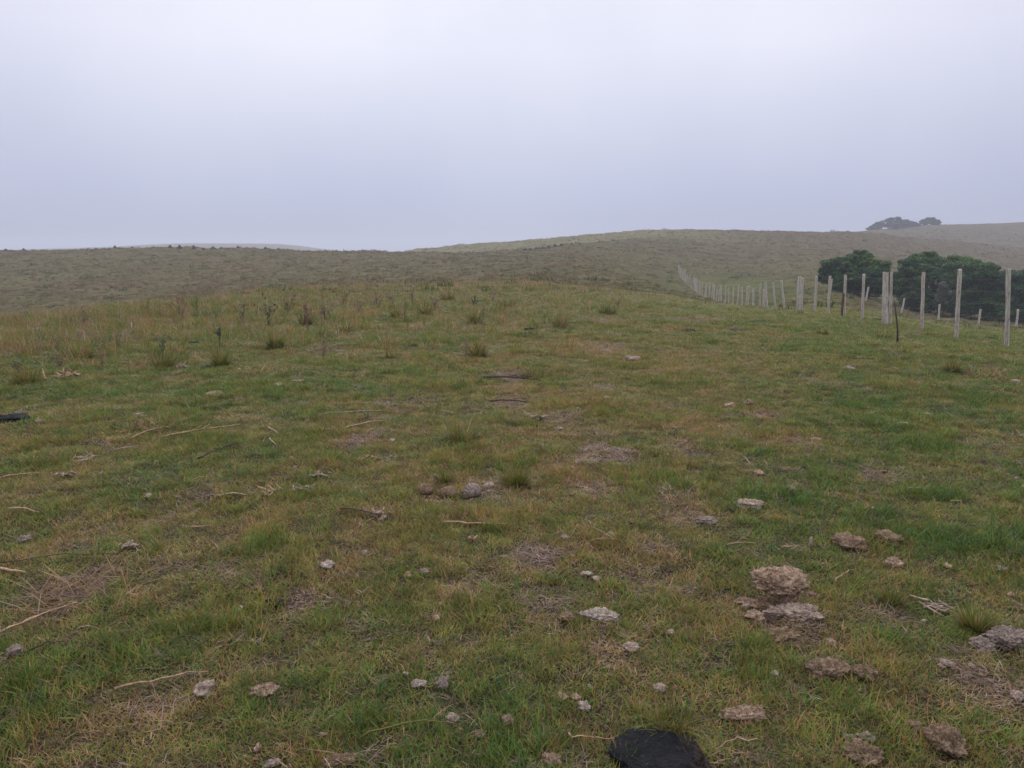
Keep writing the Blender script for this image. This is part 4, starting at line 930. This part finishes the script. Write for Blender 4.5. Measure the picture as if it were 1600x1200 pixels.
dr = np.clip(dry(x, y) + br*.35 + rng.normal(0, .06, n), 0, 1)
scatter('grass', np.stack([x, y, z], 1), rot, np.stack([s, s, sz], 1), idx, dr, col_g, 'short cropped pasture grass covering the ground')

# dead thatch lying in the sward
cl_s = [clump(340+k, 44, .07, (.015, .055), (.0014, .0028), (.8, 1.5), (1.2, 2.1), (.45, .3), M_STRAW) for k in range(5)]
col_s = protos('straw_clump', cl_s)
x, y, r = sample_polar(30000, 1.0, 48, fR); br = bare(x, y); pn = fbm(x*1.1, y*1.1, 131, 3); browz = sm(np.hypot(x, y), 10, 18)*(1-sm(pxof(x, y), 800, 1100))
keep = (rng.uniform(0, 1, len(x)) < .09 + 1.3*br + .7*np.clip(pn-.55, 0, 1) + .12*browz) & clearing(x, y, CL)
x, y, r, br = x[keep], y[keep], r[keep], br[keep]; n = len(x); z = height(x, y) + .006
s = (1+r/8)*rng.uniform(.7, 1.3, n); rot = np.stack([rng.normal(0, .1, n), rng.normal(0, .1, n), rng.uniform(0, 6.28, n)], 1)
scatter('dry_grass', np.stack([x, y, z], 1), rot, np.stack([s, s, s*.8], 1), rng.integers(0, 5, n), np.clip(rng.uniform(0, 1, n), 0, 1), col_s, 'dead straw and thatch lying through the sward')

# long dead stems strewn over the left and middle pasture
cl_l = [clump(400+k, 4, .16, (.05, .20), (.0025, .006), (1.15, 1.5), (1.45, 1.95), (.55, .4), M_STRAW) for k in range(6)]
col_l = protos('stem_litter', cl_l)
x, y, r = sample_polar(11000, 2.0, 34, lambda r: r/(1+r/9)**1.7, R(38)); px = pxof(x, y); pn = fbm(x*.8, y*.8, 171, 3)
keep = (rng.uniform(0, 1, len(x)) < np.clip(.08+1.3*np.clip(pn-.42, 0, 1), 0, 1)*(1-.75*sm(px, 750, 1150))*(.22+.78*sm(r, 4, 8))) & clearing(x, y, CL)
x, y, r = x[keep], y[keep], r[keep]; n = len(x); z = height(x, y)+.012
s = (1+r/30)*rng.uniform(.5, 1.2, n); rot = np.stack([rng.normal(0, .08, n), rng.normal(0, .08, n), rng.uniform(0, 6.28, n)], 1)
scatter('stem_litter', np.stack([x, y, z], 1), rot, np.stack([s, s, s*.8], 1), rng.integers(0, 6, n), rng.uniform(0, 1, n), col_l, 'long dead grass stems strewn over the pasture')

# longer rough grass and dry stems on the brow
cl_r = [clump(360+k, 34, .10, (.12, .30), (.004, .008), (.0, .5), (.2, 1.6), (.45, .3), M_GRASS) for k in range(4)]
col_r = protos('rough_clump', cl_r)
x, y, r = sample_polar(9000, 9, 46, lambda r: r/(1+r/14)**2, R(38)); px = pxof(x, y); pn = fbm(x*.7, y*.7, 141, 3)
pr = sm(r, 10, 16)*(1-sm(px, 820, 1050))*(.15+1.6*np.clip(pn-.38, 0, 1))*(.35+.65*(1-sm(px, 250, 700)) + .5*sm(r, 17, 22))
keep = rng.uniform(0, 1, len(x)) < pr; x, y, r = x[keep], y[keep], r[keep]; n = len(x); z = height(x, y)
s = rng.uniform(.7, 1.4, n); sz = s*rng.uniform(.5, 1.1, n); rot = np.stack([rng.normal(0, .12, n), rng.normal(0, .12, n), rng.uniform(0, 6.28, n)], 1)
scatter('rough_grass', np.stack([x, y, z], 1), rot, np.stack([s*1.2, s*1.2, sz], 1), rng.integers(0, 4, n), np.clip(dry(x, y)+rng.normal(0, .2, n), 0, 1), col_r, 'longer rough grass along the brow at left')

# band of fine dry weeds along the brow
cl_w = [clump(420+k, 16, .16, (.20, .50), (.004, .007), (.0, .35), (.05, .9), (.55, .38), M_GRASS) for k in range(4)] + [clump(430+k, 26, .12, (.10, .26), (.005, .009), (.0, .7), (.4, 1.5), (.15, .2), M_GRASS) for k in range(2)]
cl_w += [clump(440+k, 14, .2, (.15, .42), (.004, .008), (.0, .5), (.05, 1.1), (.25+.5*k, .2), M_STRAW) for k in range(2)]
col_w = protos('fine_weed', cl_w)
x, y, r = sample_polar(9500, 13, 48, lambda r: r/(1+r/20)**2, R(38)); px = pxof(x, y); pn = fbm(x*.45, y*.45, 191, 3)
edge = 17 + 28*sm(px, 100, 560); pr = np.exp(-((r-edge)/8)**2)*(1-sm(px, 880, 1060))*np.clip(.42+2.4*(pn-.42), 0, 1) + .13*(1-sm(px, 700, 1000))*sm(r, 13, 16)
keep = rng.uniform(0, 1, len(x)) < pr; x, y, r = x[keep], y[keep], r[keep]; n = len(x); z = height(x, y)
s = rng.uniform(.6, 1.3, n); rot = np.stack([rng.normal(0, .15, n), rng.normal(0, .15, n), rng.uniform(0, 6.28, n)], 1)
scatter('dry_weeds', np.stack([x, y, z], 1), rot, np.stack([s, s, s*rng.uniform(.35, 1.25, n)], 1), rng.choice(8, n, p=[.1, .1, .1, .1, .12, .12, .2, .16]), np.clip(dry(x, y)+rng.normal(.02, .22, n), 0, 1), col_w, 'soft band of fine dry weeds along the brow')

# crumbs of dung, soil and leaf bits
cr = []
for k in range(6):
    cr.append(lump_mesh(900+k, .03, .022, .014, 'crumb', 3, 3, DM[('tan', 'brown', 'pale', 'brown', 'white', 'grey')[k]]))
col_c = protos('crumb', cr)
x, y, r = sample_polar(2600, 1.6, 16, lambda r: r/(1+r/5)**2, R(38)); br = bare(x, y); pn = fbm(x*1.4, y*1.4, 201, 3)
keep = rng.uniform(0, 1, len(x)) < .09 + .5*br + .9*np.clip(pn-.55, 0, 1); x, y, r = x[keep], y[keep], r[keep]; n = len(x); z = height(x, y)+.008
s = rng.lognormal(-.1, .4, n); rot = np.stack([rng.normal(0, .3, n), rng.normal(0, .3, n), rng.uniform(0, 6.28, n)], 1)
scatter('crumbs', np.stack([x, y, z], 1), rot, np.stack([s, s, s], 1), rng.integers(0, 6, n), np.zeros(n), col_c, 'small crumbs of dung and soil in the turf')

# tufts texturing the far slopes
cl_t = [clump(380+k, 30, .22, (.10, .24), (.016, .034), (.1, 1.0), (.4, 1.7), (.35, .25), M_TUFT) for k in range(4)]
col_t = protos('hill_tuft', cl_t)
x, y, r = sample_polar(100000, 34, 470, lambda r: r/(1+r/50)**1.7, R(38)); px = pxof(x, y); pn = fbm(x*.35, y*.35, 151, 3)
smooth_ = .6*sm(r, 198, 214)*(1-sm(px, 950, 1250)) + .75*np.exp(-((px-1180)/170)**2)*(1-sm(r, 110, 160)) + .5*sm(px, 1280, 1450)*(1-sm(r, 80, 130))
keep = rng.uniform(0, 1, len(x)) < np.clip(.35+1.5*np.clip(pn-.35, 0, 1), 0, 1)*(1-smooth_); x, y, r = x[keep], y[keep], r[keep]; n = len(x); z = height(x, y)-.02
big = rng.uniform(0, 1, n) < .035; s = rng.uniform(.35, 1.05, n)*np.where(big, 2.1, 1)*(1+r/240); rot = np.stack([np.zeros(n), np.zeros(n), rng.uniform(0, 6.28, n)], 1)
dr = np.clip(dry(x, y) + .03 + rng.normal(0, .25, n) - .4*big, 0, 1)
scatter('hill_grass', np.stack([x, y, z], 1), rot, np.stack([s, s, s*rng.uniform(.6, 1.1, n)], 1), rng.integers(0, 4, n), dr, col_t, 'tufty grass covering the far slopes')

# ------------------------------------------------------------------ fog: one even volume
import bmesh
bm = bmesh.new(); bmesh.ops.create_cube(bm, size=1); me = bpy.data.meshes.new('haze'); bm.to_mesh(me); bm.free()
hz = link('haze', me, None, (0, 0, (-26+32)/2)); hz.scale = (3000, 3000, 58); tag(hz, 'thin even fog over the hills', kind='stuff')
m = bpy.data.materials.new('haze_air'); m.use_nodes = True; t = m.node_tree; t.nodes.clear()
o_ = N(t, 'ShaderNodeOutputMaterial'); vv = N(t, 'ShaderNodeVolumePrincipled'); vv.inputs['Color'].default_value = (.69, .715, .81, 1)
vv.inputs['Density'].default_value = .00082; vv.inputs['Anisotropy'].default_value = .3
t.links.new(vv.outputs[0], o_.inputs['Volume']); me.materials.append(m)
